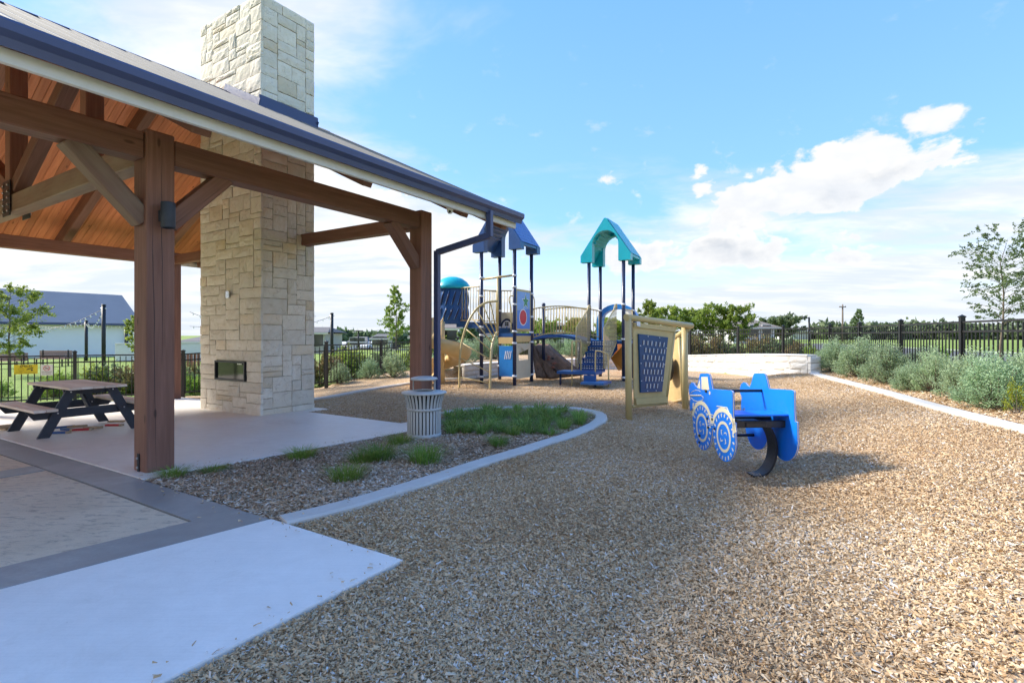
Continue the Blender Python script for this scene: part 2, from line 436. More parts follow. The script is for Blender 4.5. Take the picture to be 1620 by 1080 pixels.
# --- concrete
def concrete(name, c1, c2, stain=(.3, .28, .25), amt=.4, bs=.12, rough=.75, sc=1.0):
    m, t, b = mat_base(name, rough, 0, .3); p = geo(t)
    a = t.noise(p, 1.1*sc, 7, .62, .3); f = t.noise(p, 60*sc, 5, .7); mid = t.noise(p, 8*sc, 5, .6)
    col = t.mix(t.mapr(a, .3, .7), c1, c2)
    col = t.mix(t.mapr(mid, .35, .75, 0, .35), col, tuple(q*.86 for q in c1))
    st = t.mapr(t.noise(t.mapping(p, loc=(9, 4, 0)), .8*sc, 6, .68, .5), .52, .74, 0, amt, True)
    col = t.mix(st, col, stain)
    sp = t.mapr(t.vor(p, 11*sc), .035, .05, .45, 0)
    sp = t.math('MULTIPLY', sp, t.mapr(t.noise(p, 2.3, 2), .56, .62))
    col = t.mix(sp, col, tuple(q*.35 for q in stain))
    col = t.mix(t.mapr(f, .45, .8, 0, .22), col, tuple(q*.7 for q in c1))
    t.l.new(col, b.inputs['Base Color']); bump(t, b, t.math('ADD', f, t.math('MULTIPLY', mid, .6)), bs, .004)
    t.l.new(t.mapr(a, .3, .7, rough-.12, rough+.1), b.inputs['Roughness']); return m
concrete('pad_concrete', (.82, .79, .745), (.88, .855, .815), (.64, .61, .57), .25, .16)
_m = MATS['pad_concrete']; _t = NT(_m.node_tree); _b = _t.n['Principled BSDF']; _p = geo(_t)
_st = _t.noise(_t.mapping(_p, rot=(0, 0, R(-32)), scale=(1.2, 90, 1)), 1, 4, .6)
_old = _b.inputs['Base Color'].links[0].from_socket
_sc = _t.mapr(_t.noise(_p, 2.6, 7, .7, .6), .56, .70, 0, .22, True)
_t.l.new(_t.mix(_t.mapr(_st, .45, .75, 0, .16), _t.mix(_sc, _old, (.60, .55, .48)), (.58, .565, .54)), _b.inputs['Base Color'])
bump(_t, _b, _t.math('ADD', _st, _t.math('MULTIPLY', _t.noise(_p, 60, 4), .5)), .22, .004)
concrete('kerb_concrete', (.545, .525, .485), (.625, .605, .57), (.42, .38, .32), .35, .18)
concrete('slab_concrete', (.76, .70, .62), (.85, .805, .735), (.50, .43, .36), .40, .05, .5)
concrete('band_concrete', (.265, .255, .24), (.385, .375, .355), (.52, .505, .48), .6, .06, .5)
concrete('road_asphalt', (.10, .10, .105), (.14, .14, .14), (.18, .17, .16), .3, .2, .9)
# stamped, brown stained concrete with a slate relief
m, t, b = mat_base('stamped_concrete', .7, 0, .35); p = geo(t)
q = t.mapping(p, rot=(0, 0, R(57)), scale=(1, 3.2, 1))
rel = t.noise(q, 6.5, 10, .72, .5); fine = t.noise(q, 45, 6, .7, .2); blot = t.noise(p, .9, 5, .6, .4)
col = t.mix(t.mapr(blot, .3, .7), (.64, .515, .375), (.80, .68, .52))
col = t.mix(t.mapr(rel, .36, .50, .70, 0, True), col, (.33, .26, .20))
col = t.mix(t.mapr(fine, .5, .75, 0, .45), col, (.76, .67, .55))
t.l.new(col, b.inputs['Base Color']); bump(t, b, t.math('ADD', rel, t.math('MULTIPLY', fine, .35)), .7, .03)
t.l.new(t.mapr(rel, .3, .7, .55, .85), b.inputs['Roughness'])
# --- mulch sheets and loose chips
def mulch(name, cs, dark):
    m, t, b = mat_base(name, .95, 0, .15); p = geo(t)
    cell = t.n.new('ShaderNodeTexVoronoi'); cell.feature = 'F1'; cell.inputs['Scale'].default_value = 46
    wv = t.vmath('ADD', t.mapping(p, scale=(1, 1, 2)), t.vmath('SCALE', t.noise(p, 14, 3, .5, 0, 1), .09)); t.l.new(wv, cell.inputs['Vector'])
    cr = t.sep(cell.outputs['Color'])[0]
    col = t.ramp(cr, [(0, cs[0]), (.3, cs[1]), (.6, cs[2]), (.85, cs[3]), (1, cs[4])], 'CONSTANT')
    gap = t.mapr(cell.outputs['Distance'], .30, .62, 0, .70, True)
    col = t.mix(gap, col, dark)
    big = t.noise(p, .55, 6, .62, .3)
    col = t.mix(t.mapr(big, .52, .68, 0, .5, True), col, cs[5])
    t.l.new(col, b.inputs['Base Color'])
    bump(t, b, t.math('SUBTRACT', t.noise(p, 70, 4), cell.outputs['Distance']), .5, .02); return m
mulch('mulch', [(.46, .31, .18), (.58, .42, .25), (.68, .51, .32), (.74, .595, .415), (.72, .67, .59), (.70, .47, .25)], (.33, .22, .13))
mulch('bed_mulch', [(.26, .185, .13), (.34, .255, .19), (.43, .34, .26), (.52, .44, .36), (.56, .53, .48), (.40, .31, .23)], (.14, .10, .07))
def chips(name, stops):
    m, t, b = mat_base(name, .9, 0, .2); v = attr(t, 'v'); p = geo(t)
    col = t.ramp(v, stops); n = t.noise(t.mapping(p, scale=(1, 1, 1)), 120, 3)
    col = t.mix(t.mapr(n, .3, .7, 0, .22), col, (.20, .14, .09))
    warm = t.mapr(t.noise(p, .5, 5, .6, .3), .50, .68, 0, .45, True)
    col = t.mix(warm, col, t.mix(.6, col, (.58, .35, .15)))
    damp = t.mapr(t.noise(t.mapping(p, loc=(3, 9, 0)), .95, 6, .66, .5), .54, .68, 0, .22, True)
    col = t.mix(damp, col, t.mix(1.0, col, (.60, .54, .48), 'MULTIPLY'))
    t.l.new(col, b.inputs['Base Color']); return m
chips('chips', [(0, (.34, .215, .12)), (.22, (.48, .325, .18)), (.5, (.65, .475, .285)), (.76, (.72, .565, .37)), (.9, (.69, .65, .575)), (1, (.75, .73, .69))])
chips('bed_chips', [(0, (.22, .15, .095)), (.3, (.40, .275, .175)), (.6, (.56, .425, .305)), (.82, (.66, .575, .48)), (1, (.76, .72, .67))])
# --- foliage
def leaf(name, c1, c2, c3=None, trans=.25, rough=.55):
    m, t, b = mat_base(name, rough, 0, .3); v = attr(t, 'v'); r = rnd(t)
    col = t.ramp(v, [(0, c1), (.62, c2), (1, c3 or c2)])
    hs = t.n.new('ShaderNodeHueSaturation'); t.l.new(col, hs.inputs['Color']); t.l.new(t.mapr(r, 0, 1, .85, 1.15), hs.inputs['Value'])
    t.l.new(t.mapr(t.math('FRACT', t.math('MULTIPLY', r, 5.7)), 0, 1, .485, .515), hs.inputs['Hue'])
    t.l.new(hs.outputs[0], b.inputs['Base Color'])
    tr = t.n.new('ShaderNodeBsdfTranslucent'); t.l.new(hs.outputs[0], tr.inputs[0])
    mx = t.n.new('ShaderNodeMixShader'); mx.inputs[0].default_value = trans
    t.l.new(b.outputs[0], mx.inputs[1]); t.l.new(tr.outputs[0], mx.inputs[2])
    t.l.new(mx.outputs[0], t.n['Material Output'].inputs[0]); return m
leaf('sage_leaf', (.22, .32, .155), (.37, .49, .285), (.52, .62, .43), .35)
leaf('tree_leaf', (.15, .22, .045), (.29, .38, .075), (.46, .50, .12), .55)
leaf('elm_leaf', (.09, .14, .055), (.17, .235, .10), (.28, .34, .16), .4)
leaf('dark_leaf', (.11, .16, .08), (.18, .24, .12), (.25, .31, .17), .35)
leaf('strap_leaf', (.15, .25, .055), (.29, .43, .095), (.46, .58, .20), .45)
leaf('fine_grass', (.14, .24, .04), (.26, .39, .07), (.42, .50, .15), .45)
leaf('red_shrub', (.13, .145, .055), (.25, .21, .09), (.42, .20, .13), .3)
leaf('yellow_plant', (.20, .25, .02), (.40, .43, .03), (.55, .55, .06), .35)
m, t, b = mat_base('bark', .9, 0, .2); p = geo(t)
n = t.noise(t.mapping(p, scale=(1, 1, .25)), 40, 5, .65)
t.l.new(t.mix(n, (.10, .075, .055), (.22, .18, .145)), b.inputs['Base Color']); bump(t, b, n, .6, .02)
m, t, b = mat_base('lawn', .9, 0, .2); p = geo(t)
col = t.mix(t.mapr(t.noise(p, .35, 6, .65), .3, .7), (.19, .27, .055), (.29, .37, .095))
col = t.mix(t.mapr(t.noise(p, 14, 5, .7), .4, .7, 0, .6), col, (.12, .19, .035))
col = t.mix(t.mapr(t.noise(p, .06, 4), .55, .7, 0, .5), col, (.31, .33, .13))
t.l.new(col, b.inputs['Base Color']); bump(t, b, t.noise(p, 40, 5, .7), .8, .04)
# --- metals, plastics, building stuff
paint('navy_gutter', (.058, .076, .170), .36, .06, .02, 0, 3)
paint('white_trim', (.66, .645, .60), .5, .05, .02)
m, t, b = mat_base('roof_metal', .7, .0, .2); p = geo(t)
t.l.new(t.mix(t.noise(p, 2, 5), (.25, .24, .225), (.33, .32, .30)), b.inputs['Base Color']); bump(t, b, t.noise(p, 3, 3), .05, .02)
paint('black_steel', (.018, .019, .022), .45, .15, .05)
paint('fence_black', (.014, .014, .015), .42, .15, .03)
paint('dark_frame', (.030, .036, .050), .55, .15, .06, scale=14)
paint('bolt_zinc', (.55, .55, .55), .35, .05, 0, .9)
paint('navy_post', (.020, .030, .080), .33, .06, .02)
paint('deck_blue', (.006, .075, .27), .45, .10, .04)
paint('tan_pipe', (.55, .43, .20), .38, .06, .03, scale=9)
paint('board_navy', (.006, .055, .165), .42, .08, .03)
paint('tan_plastic', (.66, .47, .215), .36, .06, .03)
paint('beige_panel', (.60, .54, .40), .5, .05, .02)
paint('clamp_white', (.72, .74, .78), .4, .04, .0)
paint('slide_orange', (.66, .24, .035), .35, .07, .02)
paint('rider_blue', (.004, .195, .820), .38, .03, 0, scale=4, rv=0, dirt=.10)
paint('rider_cream', (.74, .67, .50), .42, .04, .02)
paint('sky_plastic', (.030, .235, .640), .32, .06, .02)
paint('panel_blue', (.075, .235, .66), .38, .06, .02)
paint('panel_light', (.19, .38, .72), .38, .06, .02)
paint('print_red', (.62, .02, .06), .4, .04, 0)
paint('print_green', (.02, .25, .11), .4, .04, 0)
paint('print_white', (.8, .8, .8), .45, .03, 0)
paint('print_black', (.02, .02, .022), .5, .1, 0)
paint('can_grey', (.52, .525, .505), .42, .05, .03)
paint('liner_black', (.012, .012, .013), .6, .1, .02)
paint('sign_yellow', (.78, .62, .02), .4, .04, 0)
paint('sign_gold', (.40, .30, .02), .4, .04, 0)
paint('block_red', (.50, .035, .04), .55, .12, .04)
paint('block_blue', (.03, .09, .26), .55, .12, .04)
paint('glove_grey', (.40, .40, .41), .4, .05, 0)
paint('chrome', (.62, .63, .65), .22, .03, 0, .95)
paint('brick_red', (.32, .13, .09), .8, .15, .1)
paint('house_beige', (.56, .51, .44), .8, .06, .1)
paint('house_stone', (.42, .40, .37), .8, .12, .15)
paint('house_white', (.70, .71, .73), .7, .04, .05)
paint('shingle_grey', (.13, .125, .125), .85, .18, .3, scale=9)
paint('shingle_brown', (.20, .17, .145), .85, .16, .3, scale=9)
paint('pole_black', (.016, .017, .020), .5, .1, .02)
paint('utility_wood', (.16, .125, .10), .85, .15, .1)
paint('car_white', (.72, .73, .74), .18, .02, 0); paint('car_red', (.42, .02, .02), .18, .03, 0)
paint('car_dark', (.03, .035, .045), .18, .03, 0); paint('tyre_rubber', (.02, .02, .02), .8, .1, 0)
paint('cone_orange', (.80, .16, .03), .5, .04, 0)
m, t, b = mat_base('wall_paint_white', .7, 0, .3); p = geo(t); zz = t.sep(p)[2]
t.l.new(t.mix(t.noise(p, 1.2, 4), (.88, .86, .83), (.92, .91, .89)), b.inputs['Base Color'])
bump(t, b, t.math('FRACT', t.math('MULTIPLY', zz, 5.4)), .12, .01)
m, t, b = mat_base('barn_roof', .6, .15, .4); p = geo(t)
t.l.new(t.mix(t.noise(p, .6, 5), (.22, .23, .25), (.28, .29, .31)), b.inputs['Base Color']); bump(t, b, t.noise(p, 1.5, 3), .1, .02)
m, t, b = mat_base('dark_glass', .06, 0, .8); b.inputs['Base Color'].default_value = (.012, .014, .014, 1)
m, t, b = mat_base('window_glass', .08, 0, .8); b.inputs['Base Color'].default_value = (.03, .035, .04, 1)
m, t, b = mat_base('bulb_glass', .15, 0, .5); b.inputs['Base Color'].default_value = (.85, .84, .80, 1)
# moulded roofs with a shingle relief
def shingled(name, c):
    m, t, b = mat_base(name, .33, 0, .5); q = attr(t, 'grain', 'Vector'); p = geo(t)
    br = t.n.new('ShaderNodeTexBrick'); br.inputs['Scale'].default_value = 1; t.l.new(q, br.inputs['Vector'])
    br.inputs['Brick Width'].default_value = .16; br.inputs['Row Height'].default_value = .12; br.inputs['Mortar Size'].default_value = .014; br.inputs['Mortar Smooth'].default_value = .6
    br.inputs['Color1'].default_value = (.7, .7, .7, 1); br.inputs['Color2'].default_value = (1, 1, 1, 1); br.inputs['Mortar'].default_value = (0, 0, 0, 1)
    h = t.sep(br.outputs['Color'])[0]
    t.l.new(t.mix(t.mapr(h, 0, 1, 0, 1), tuple(x*.62 for x in c), tuple(min(1, x*1.12) for x in c)), b.inputs['Base Color'])
    bump(t, b, t.math('ADD', h, t.math('MULTIPLY', t.noise(p, 18, 3), .8)), .5, .02); return m
paint('roof_navy', (.040, .105, .285), .33, .10, .06, scale=3); shingled('roof_navy_shingle', (.04, .13, .42))
paint('roof_teal', (.004, .43, .53), .33, .08, .06, scale=3); shingled('roof_teal_shingle', (.006, .48, .60))
# perforated sheet: round holes punched right through
m, t, b = mat_base('perforated', .45, 0, .4); b.inputs['Base Color'].default_value = (.50, .40, .20, 1)
q = attr(t, 'grain', 'Vector'); hole = t.vor(q, 26, rnd=0); ms = t.math('LESS_THAN', hole, .36)
tb = t.n.new('ShaderNodeBsdfTransparent'); mx = t.n.new('ShaderNodeMixShader'); t.l.new(ms, mx.inputs[0])
t.l.new(b.outputs[0], mx.inputs[1]); t.l.new(tb.outputs[0], mx.inputs[2]); t.l.new(mx.outputs[0], t.n['Material Output'].inputs[0])
# moulded rock
m, t, b = mat_base('rock_panel', .8, 0, .25); p = geo(t); n = t.noise(p, 5, 7, .65, .4)
t.l.new(t.mix(t.mapr(n, .3, .7), (.10, .062, .042), (.26, .165, .11)), b.inputs['Base Color']); bump(t, b, n, .8, .08)
# black / white swirl print
m, t, b = mat_base('swirl_print', .4, 0, .4); q = attr(t, 'grain', 'Vector'); x_, y_, z_ = t.sep(q)
ang = t.math('ARCTAN2', y_, x_); rad = t.math('SQRT', t.math('ADD', t.math('MULTIPLY', x_, x_), t.math('MULTIPLY', y_, y_)))
sw = t.math('SINE', t.math('ADD', t.math('MULTIPLY', ang, 3.0), t.math('MULTIPLY', rad, 34.0)))
t.l.new(t.mix(t.mapr(sw, -.15, .15), (.02, .02, .02), (.78, .77, .74)), b.inputs['Base Color'])
M = MATS
# ------------------------------------------------------------------ terrain, one sheet to the horizon
def axis(lo, hi, step, far, k=1.22):
    c = list(np.arange(lo, hi+1e-6, step)); d = step; p = hi
    while p < far: d *= k; p += d; c.append(p)
    d = step; p = lo
    while p > -far: d *= k; p -= d; c.insert(0, p)
    return np.array(c)
def sheet(name, xs, ys, dz, mat, poly=None, kind='structure', hf=None):
    X, Y = np.meshgrid(xs, ys); Z = (hf or G)(X, Y)+dz
    V = np.stack([X, Y, Z], -1).reshape(-1, 3); nx = len(xs)
    I, J = np.meshgrid(np.arange(len(xs)-1), np.arange(len(ys)-1)); a = (J*nx+I).ravel()
    F = np.stack([a, a+1, a+1+nx, a+nx], 1)
    if poly is not None:
        c = V[F].mean(1); F = F[in_poly(c[:, 0], c[:, 1], poly)]
        used = np.unique(F); mp = np.zeros(len(V), int); mp[used] = np.arange(len(used)); V = V[used]; F = mp[F]
    o = link(name, npmesh(name, V, F, smooth=True), mat); return tag(o, kind=kind)
sheet('ground', axis(-22, 18, .5, 2500), axis(-6, 30, .5, 2500), -.10, M['lawn'])
# the pieces of the floor are laid out in the pavilion's own axes
PLAY = [W2(2.50, 2.75), W2(-6, 2.75), (-4.5, -4.5), (4.6, -4.5), (8.4, 8.9), (10.2, 16.2), (10.6, 19.0), (9.6, 22), (7.9, 24),
        (4, 24.7), (-1.4, 24.6), (-3.4, 20.2), (-5.7, 15.8), (-7.6, 15.6), (-9.6, 15.5), (-11.4, 14.0)]+[W2(6.9, 15.0), W2(6.9, 6.3), W2(2.6, 6.3)]
sheet('playground_mulch', np.arange(-12, 11.5, .15), np.arange(-4.6, 25.2, .16), 0, M['mulch'], PLAY)
ISL = [gp(*q) for q in ((448, 826), (520, 806), (615, 778), (700, 751), (776, 725), (850, 702), (905, 684), (935, 668), (938, 659), (918, 653), (870, 650), (800, 650), (735, 653), (700, 660))]
ISL = [(v.x, v.y) for v in ISL]
bed_poly = ISL+[W2(6.85, 6.4), W2(2.55, 6.4), W2(2.55, 3.95)]
sheet('planting_bed', np.arange(-5, 2.5, .10), np.arange(3.5, 11, .10), .012, M['bed_mulch'], bed_poly)
def slab(name, poly, top, thick, mat, ab_=True, jag=None, sub=.5):
    """thick cast piece whose top follows the ground; poly in (a, b)"""
    P = []
    n = len(poly)
    for i in range(n):
        p, q = np.array(poly[i]), np.array(poly[(i+1) % n]); k = max(1, int(np.linalg.norm(q-p)/sub))
        P += [tuple(p+(q-p)*j/k) for j in range(k)]
    pts = [W2(*p) if ab_ else p for p in P]
    mb = MB(); m = len(pts); c = .008
    cx = sum(p[0] for p in pts)/m; cy = sum(p[1] for p in pts)/m
    up = [Vector((x, y, g(x, y)+top)) for x, y in pts]
    V = [v-Vector((0, 0, thick)) for v in up]+[v-Vector((0, 0, c)) for v in up]+[v+(Vector((cx, cy, v.z))-v).normalized()*c for v in up]
    F = []
    for i in range(m):
        j = (i+1) % m
        F += [(i, j, m+j, m+i), (m+i, m+j, 2*m+j, 2*m+i)]
    mb.add(V, F); o = len(mb.v)
    import mathutils
    tri = mathutils.geometry.tessellate_polygon([V[2*m:]])
    mb.f += [tuple(2*m+t for t in T) for T in tri]; mb.sm += [False]*len(tri)
    return mb.build(name, mat, recalc=True)
tag(slab('concrete_pad', [(2.57, 3.93), (2.57, 2.48), (-4.2, 2.48), (-4.2, 4.95), (1.0, 4.19)], .030, .14, M['pad_concrete']), kind='structure')
tag(slab('concrete_band', [(2.56, 3.945), (2.55, 6.1), (2.55, 21), (2.2, 21), (2.2, 4.43), (-4.2, 5.34), (-4.2, 4.965), (1.0, 4.205)], .026, .14, M['band_concrete']), kind='structure')
tag(slab('concrete_cross_band', [(2.19, 7.56), (2.19, 7.95), (-4.2, 7.95), (-4.2, 7.56)], .026, .14, M['band_concrete']), kind='structure')
tag(slab('stamped_floor', [(2.19, 4.455), (2.19, 7.55), (-4.2, 7.55), (-4.2, 5.36)], .020, .14, M['stamped_concrete']), kind='structure')
tag(slab('stamped_floor_beyond', [(2.19, 7.96), (2.19, 21), (-4.2, 21), (-4.2, 7.96)], .020, .14, M['stamped_concrete']), kind='structure')
tag(slab('pavilion_floor', [(2.56, 6.14), (7.05, 6.14), (7.05, 6.3), (7.5, 6.3), (7.5, 6.85), (7.05, 6.85), (7.05, 9.6), (7.6, 9.6), (7.6, 12.3), (7.55, 12.3), (7.55, 15.95), (2.56, 15.95)], .032, .16, M['slab_concrete']), kind='structure')
# ------------------------------------------------------------------ kerbs, a run of cast lengths
def kerb(name, path, width, top, mat, piece=2.4, depth=.16, fade=None):
    root = bpy.data.objects.new(name, None); COL.objects.link(root); tag(root, kind='structure')
    path = [np.array(p[:2]) for p in path]; cum = [0]
    for p, q in zip(path[:-1], path[1:]): cum.append(cum[-1]+np.linalg.norm(q-p))
    def pos(s):
        i = max(0, min(len(path)-2, int(np.searchsorted(cum, s))-1)); t = (s-cum[i])/(cum[i+1]-cum[i]+1e-9)
        d = path[i+1]-path[i]; return path[i]+t*d, d/np.linalg.norm(d)
    n = max(1, round(cum[-1]/piece)); L = cum[-1]/n
    for k in range(n):
        mb = MB(); rows = []
        for j in range(13):
            s = k*L+.004+(L-.008)*j/12; p, d = pos(s); nn = np.array([-d[1], d[0]]); z = g(*p)
            jit = .006*math.sin(s*7.1)+.005*math.sin(s*17)
            sec = [(-width/2, top-depth), (-width/2, top-.018), (-width/2+.018, top), (width/2-.018, top), (width/2, top-.018), (width/2, top-depth)]
            rows.append([Vector((*(p+nn*(u+(jit if abs(u) > width/2-.001 else 0))), z+h)) for u, h in sec])
        V = [v for r_ in rows for v in r_]; F = []
        for j in range(12):
            for i in range(5): F.append((j*6+i, (j+1)*6+i, (j+1)*6+i+1, j*6+i+1))
        F += [tuple(range(6)), tuple(12*6+i for i in reversed(range(6)))]
        mb.add(V, F).build('kerb_length', mat, root, recalc=True)
    return root
isl = [gp(*q) for q in ((447, 829), (530, 809), (615, 784), (700, 757), (776, 731), (850, 708), (905, 690), (940, 674), (951, 664), (946, 656), (920, 650), (870, 647), (800, 647), (735, 650), (695, 657))]
kerb('island_kerb', smooth_path([(v.x, v.y) for v in isl], 4), .215, .050, M['kerb_concrete'], 3.2)
kerb('boundary_kerb', smooth_path(KERB_R, 4), .24, .055, M['kerb_concrete'], 3.0)
kerb('planter_kerb', smooth_path(KERB_L, 4), .16, .055, M['kerb_concrete'], 3.0)
# ------------------------------------------------------------------ loose wood chips: thousands of splinters, nobody could count them
def scatter(name, poly_ok, n_at, y0, y1, mat, size=(.0225, .0075), z0=.004, seed=1):
    rs = np.random.RandomState(seed); X = []; Y = []; 
    ys = np.linspace(y0, y1, 60)
    for a, b_ in zip(ys[:-1], ys[1:]):
        m = .5*(a+b_); wd = m*.99; n = int(n_at(m)*2*wd*(b_-a))
        x = rs.uniform(-wd, wd, n); y = rs.uniform(a, b_, n); k = poly_ok(x, y); X.append(x[k]); Y.append(y[k])
    x = np.concatenate(X); y = np.concatenate(Y); n = len(x)
    # uneven litter: thinner and thicker drifts
    zone = .5+.5*np.sin(1.3*x+2.1*np.sin(.9*y))*np.sin(1.7*y+1.4*np.sin(1.1*x)); L = size[0]*(.72+.5*zone)*np.clip(rs.lognormal(0, .5, n), .3, 3.2); wd = size[1]*np.clip(rs.lognormal(0, .4, n), .4, 2.4)
    th = rs.uniform(0, 2*np.pi, n); ti = rs.normal(0, .28, n); ro = rs.normal(0, .35, n)
    z = G(x, y)+z0+rs.uniform(0, .016, n)
    base = np.array([[-.5, -.35, 0], [-.42, .5, .1], [.5, .28, 0], [.40, -.5, .9]])
    V = np.empty((n, 4, 3))
    for i in range(4):
        u = base[i, 0]*L*rs.uniform(.8, 1.15, n); v = base[i, 1]*wd*rs.uniform(.7, 1.3, n); h = base[i, 2]*.007*rs.uniform(.4, 1.6, n)
        h = h+u*np.sin(ti)+v*np.sin(ro)
        V[:, i, 0] = x+u*np.cos(th)-v*np.sin(th); V[:, i, 1] = y+u*np.sin(th)+v*np.cos(th); V[:, i, 2] = z+h
    o = (np.arange(n)*4)[:, None]
    F = np.concatenate([o+np.array([[0, 2, 1]]), o+np.array([[0, 3, 2]]), o+np.array([[0, 1, 3]]), o+np.array([[1, 2, 3]])])
    val = np.clip(rs.beta(2.0, 2.2, n)+np.where(rs.rand(n) < .05, .35, 0)+.10*(np.sin(.9*x+1.7*y)*np.sin(1.6*x-.6*y)), 0, 1)
    return tag(link(name, npmesh(name, V.reshape(-1, 3), F, np.repeat(val, 4)), mat), kind='stuff')
def play_ok(x, y):
    a, b = ab(x, y)
    pad = ((a < 2.585) & (b > 2.465))
    isl_ = in_poly(x, y, [(v.x, v.y) for v in isl]+[W2(6.85, 6.3), W2(2.55, 6.3), W2(2.55, 3.93)])
    slab_ = (b > 6.12) & (a < 7.08)
    rim = seg_dist(x, y, RIM) > -.04
    kr = seg_dist(x, y, KERB_R) < .09
    return ~(pad | isl_ | slab_ | rim | kr) & (y > 1.2)
SC1 = scatter('wood_chips', play_ok, lambda Y: 11500*min(1, (3.2/Y)**1.35), 1.5, 16, M['chips'], seed=3)
tag(SC1, 'loose tan and grey wood chips covering the playground', 'wood chips')
def stray_ok(x, y):
    a, b = ab(x, y); rs = np.random.RandomState(77); u = rs.rand(*x.shape)
    pad = (a < 2.57) & (b > 2.48) & (b < 4.0); e = np.minimum(2.57-a, b-2.48)
    bandm = (a > 2.2) & (a < 2.55) & (b > 4.0) & (b < 6.1)
    floor_ = (b > 6.15) & (a > 2.6) & (a < 7.0)
    kd = np.abs(seg_dist(x, y, [(v.x, v.y) for v in isl])) < .10
    return (pad & (u < np.exp(-e/.07))) | (bandm & (u < np.exp(-(2.55-a)/.08)*.7)) | (floor_ & (u < np.exp(-(b-6.15)/.12)*.6)) | (kd & (u < .10))
SC4 = scatter('stray_chips', stray_ok, lambda Y: 300, 1.5, 10, M['chips'], size=(.024, .008), z0=.034, seed=13)
tag(SC4, 'stray wood chips spilled onto the concrete edges', 'wood chips')
def bed_ok(x, y):
    a, b = ab(x, y)
    return in_poly(x, y, bed_poly) & (b < 6.12) & (a > 2.57)
SC2 = scatter('bed_chips', bed_ok, lambda Y: 5200*min(1, (5/Y)), 3.6, 10.5, M['bed_chips'], size=(.036, .012), z0=.014, seed=5)
tag(SC2, 'weathered brown mulch chips in the planting bed beside the pavilion', 'mulch')
def bank_ok(x, y):
    d = seg_dist(x, y, KERB_R); return (d < -.13) & (d > -1.9) & (y > 5)
SC3 = scatter('bank_chips', bank_ok, lambda Y: 2600*min(1, (6/Y)), 5, 15, M['chips'], size=(.036, .012), seed=8)
tag(SC3, 'wood mulch on the raised bed between kerb and right-hand fence', 'mulch')
# ------------------------------------------------------------------ timber pavilion
PITCH = .49; EB, EZ = 5.35, 3.87                     # eave line, height of the metal there
RB = 11.04; RZ = EZ+(RB-EB)*PITCH                    # ridge
A0, A1 = -3.0, 8.69                                  # gable ends of the roof
A_ = Vector((AX, AY, 0)); B_ = Vector((-AY, AX, 0)); Z_ = Vector((0, 0, 1))
pav = thing('pavilion', 'open timber pavilion with brown posts and pale standing seam metal roof', 'pavilion', PV(2.835, RB, 0))
BW = .29
FB, BBK = 6.38+BW/2, 15.7-BW/2                       # post rows
POSTA = [-1.55, 2.69+BW/2, 7.07+BW/2]
zb0, zb1 = 3.435, 3.72                               # underside and top of the eave beams
def rz(b): return EZ+(min(b, 2*RB-b)-EB)*PITCH       # top of the metal over b
sl = Vector((0, 0, 0))
DUP = (B_+Z_*PITCH).normalized(); DDN = (B_-Z_*PITCH).normalized()
for b in (FB, BBK):
    for a in POSTA:
        x, y = W2(a, b); mb = MB(); z0 = g(x, y)+.03
        mb.beam((x, y, z0), (x, y, zb1+.04 if a > 0 else zb1), BW, BW, A_, .012)
        po = mb.build('post', M['stain'], pav)
        if b == FB and a > 0:      # drying splits down the face
            rc_ = random.Random(int(a*10)); 
            for off, z1_, z2_ in ((.10, z0+.05, 3.0), (.155, 1.2, zb1-.1)):
                pts = []; zz = z1_; o_ = off
                while zz < z2_: pts.append(PV(a-BW/2+o_, b-BW/2-.0012, zz)); zz += .16; o_ += rc_.uniform(-.006, .006)
                ck = MB(); V = []; F = []
                for i_, p_ in enumerate(pts):
                    hw_ = .0022*math.sin(math.pi*(i_+.3)/len(pts))+.0006; V += [p_-A_*hw_, p_+A_*hw_]
                    if i_: F.append((2*i_-2, 2*i_-1, 2*i_+1, 2*i_))
                ck.add(V, F); ck.build('drying_crack', M['liner_black'], po)
        # steel shoe with bolts at the foot
        sh = MB(); s_ = 1 if b == FB else -1
        q = PV(a-BW/2-.006, b, z0)
        sh.box(q+Z_*.10+B_*.02, (.012, .05, .20), Matrix((A_, B_, Z_)).transposed(), .003)
        sb = sh.build('post_shoe', M['black_steel'], po)
        for h in (.05, .15):
            MB().lathe([(0, .012), (.014, .012), (.018, 0)], (0, 0, 0), 8)
            bo = MB(); bo.tube([q+Z_*h+B_*.02-A_*.004, q+Z_*h+B_*.02-A_*.02], .014, 8); bo.build('bolt', M['bolt_zinc'], po)
for b in (FB, BBK):
    for i in range(2):
        a0, a1 = POSTA[i]+BW/2+.006, POSTA[i+1]-BW/2-.006
        MB().beam(PV(a0, b, (zb0+zb1)/2), PV(a1, b, (zb0+zb1)/2), .24, zb1-zb0, Z_, .012).build('eave_beam', M['stain'], pav)
    for a, d in ((POSTA[2]+BW/2+.006, 1), (POSTA[0]-BW/2-.006, -1)):
        pass
    # knee braces along the eave
    for i, a in enumerate(POSTA):
        for d in (-1, 1):
            if (i == 0 and d < 0) or (i == 2 and d > 0): continue
            p0 = PV(a+d*(BW/2-.01), b, zb0-.64); p1 = PV(a+d*(BW/2+.62), b, zb0+.02)
            dirv = (p1-p0).normalized(); up = (Z_-dirv*dirv.z).normalized()
            o = MB(); o.beam(p0-dirv*.03, p1+dirv*.02, .19, .19, up, .008); o.build('knee_brace', M['stain_old' if d < 0 and i == 1 else 'stain'], pav)
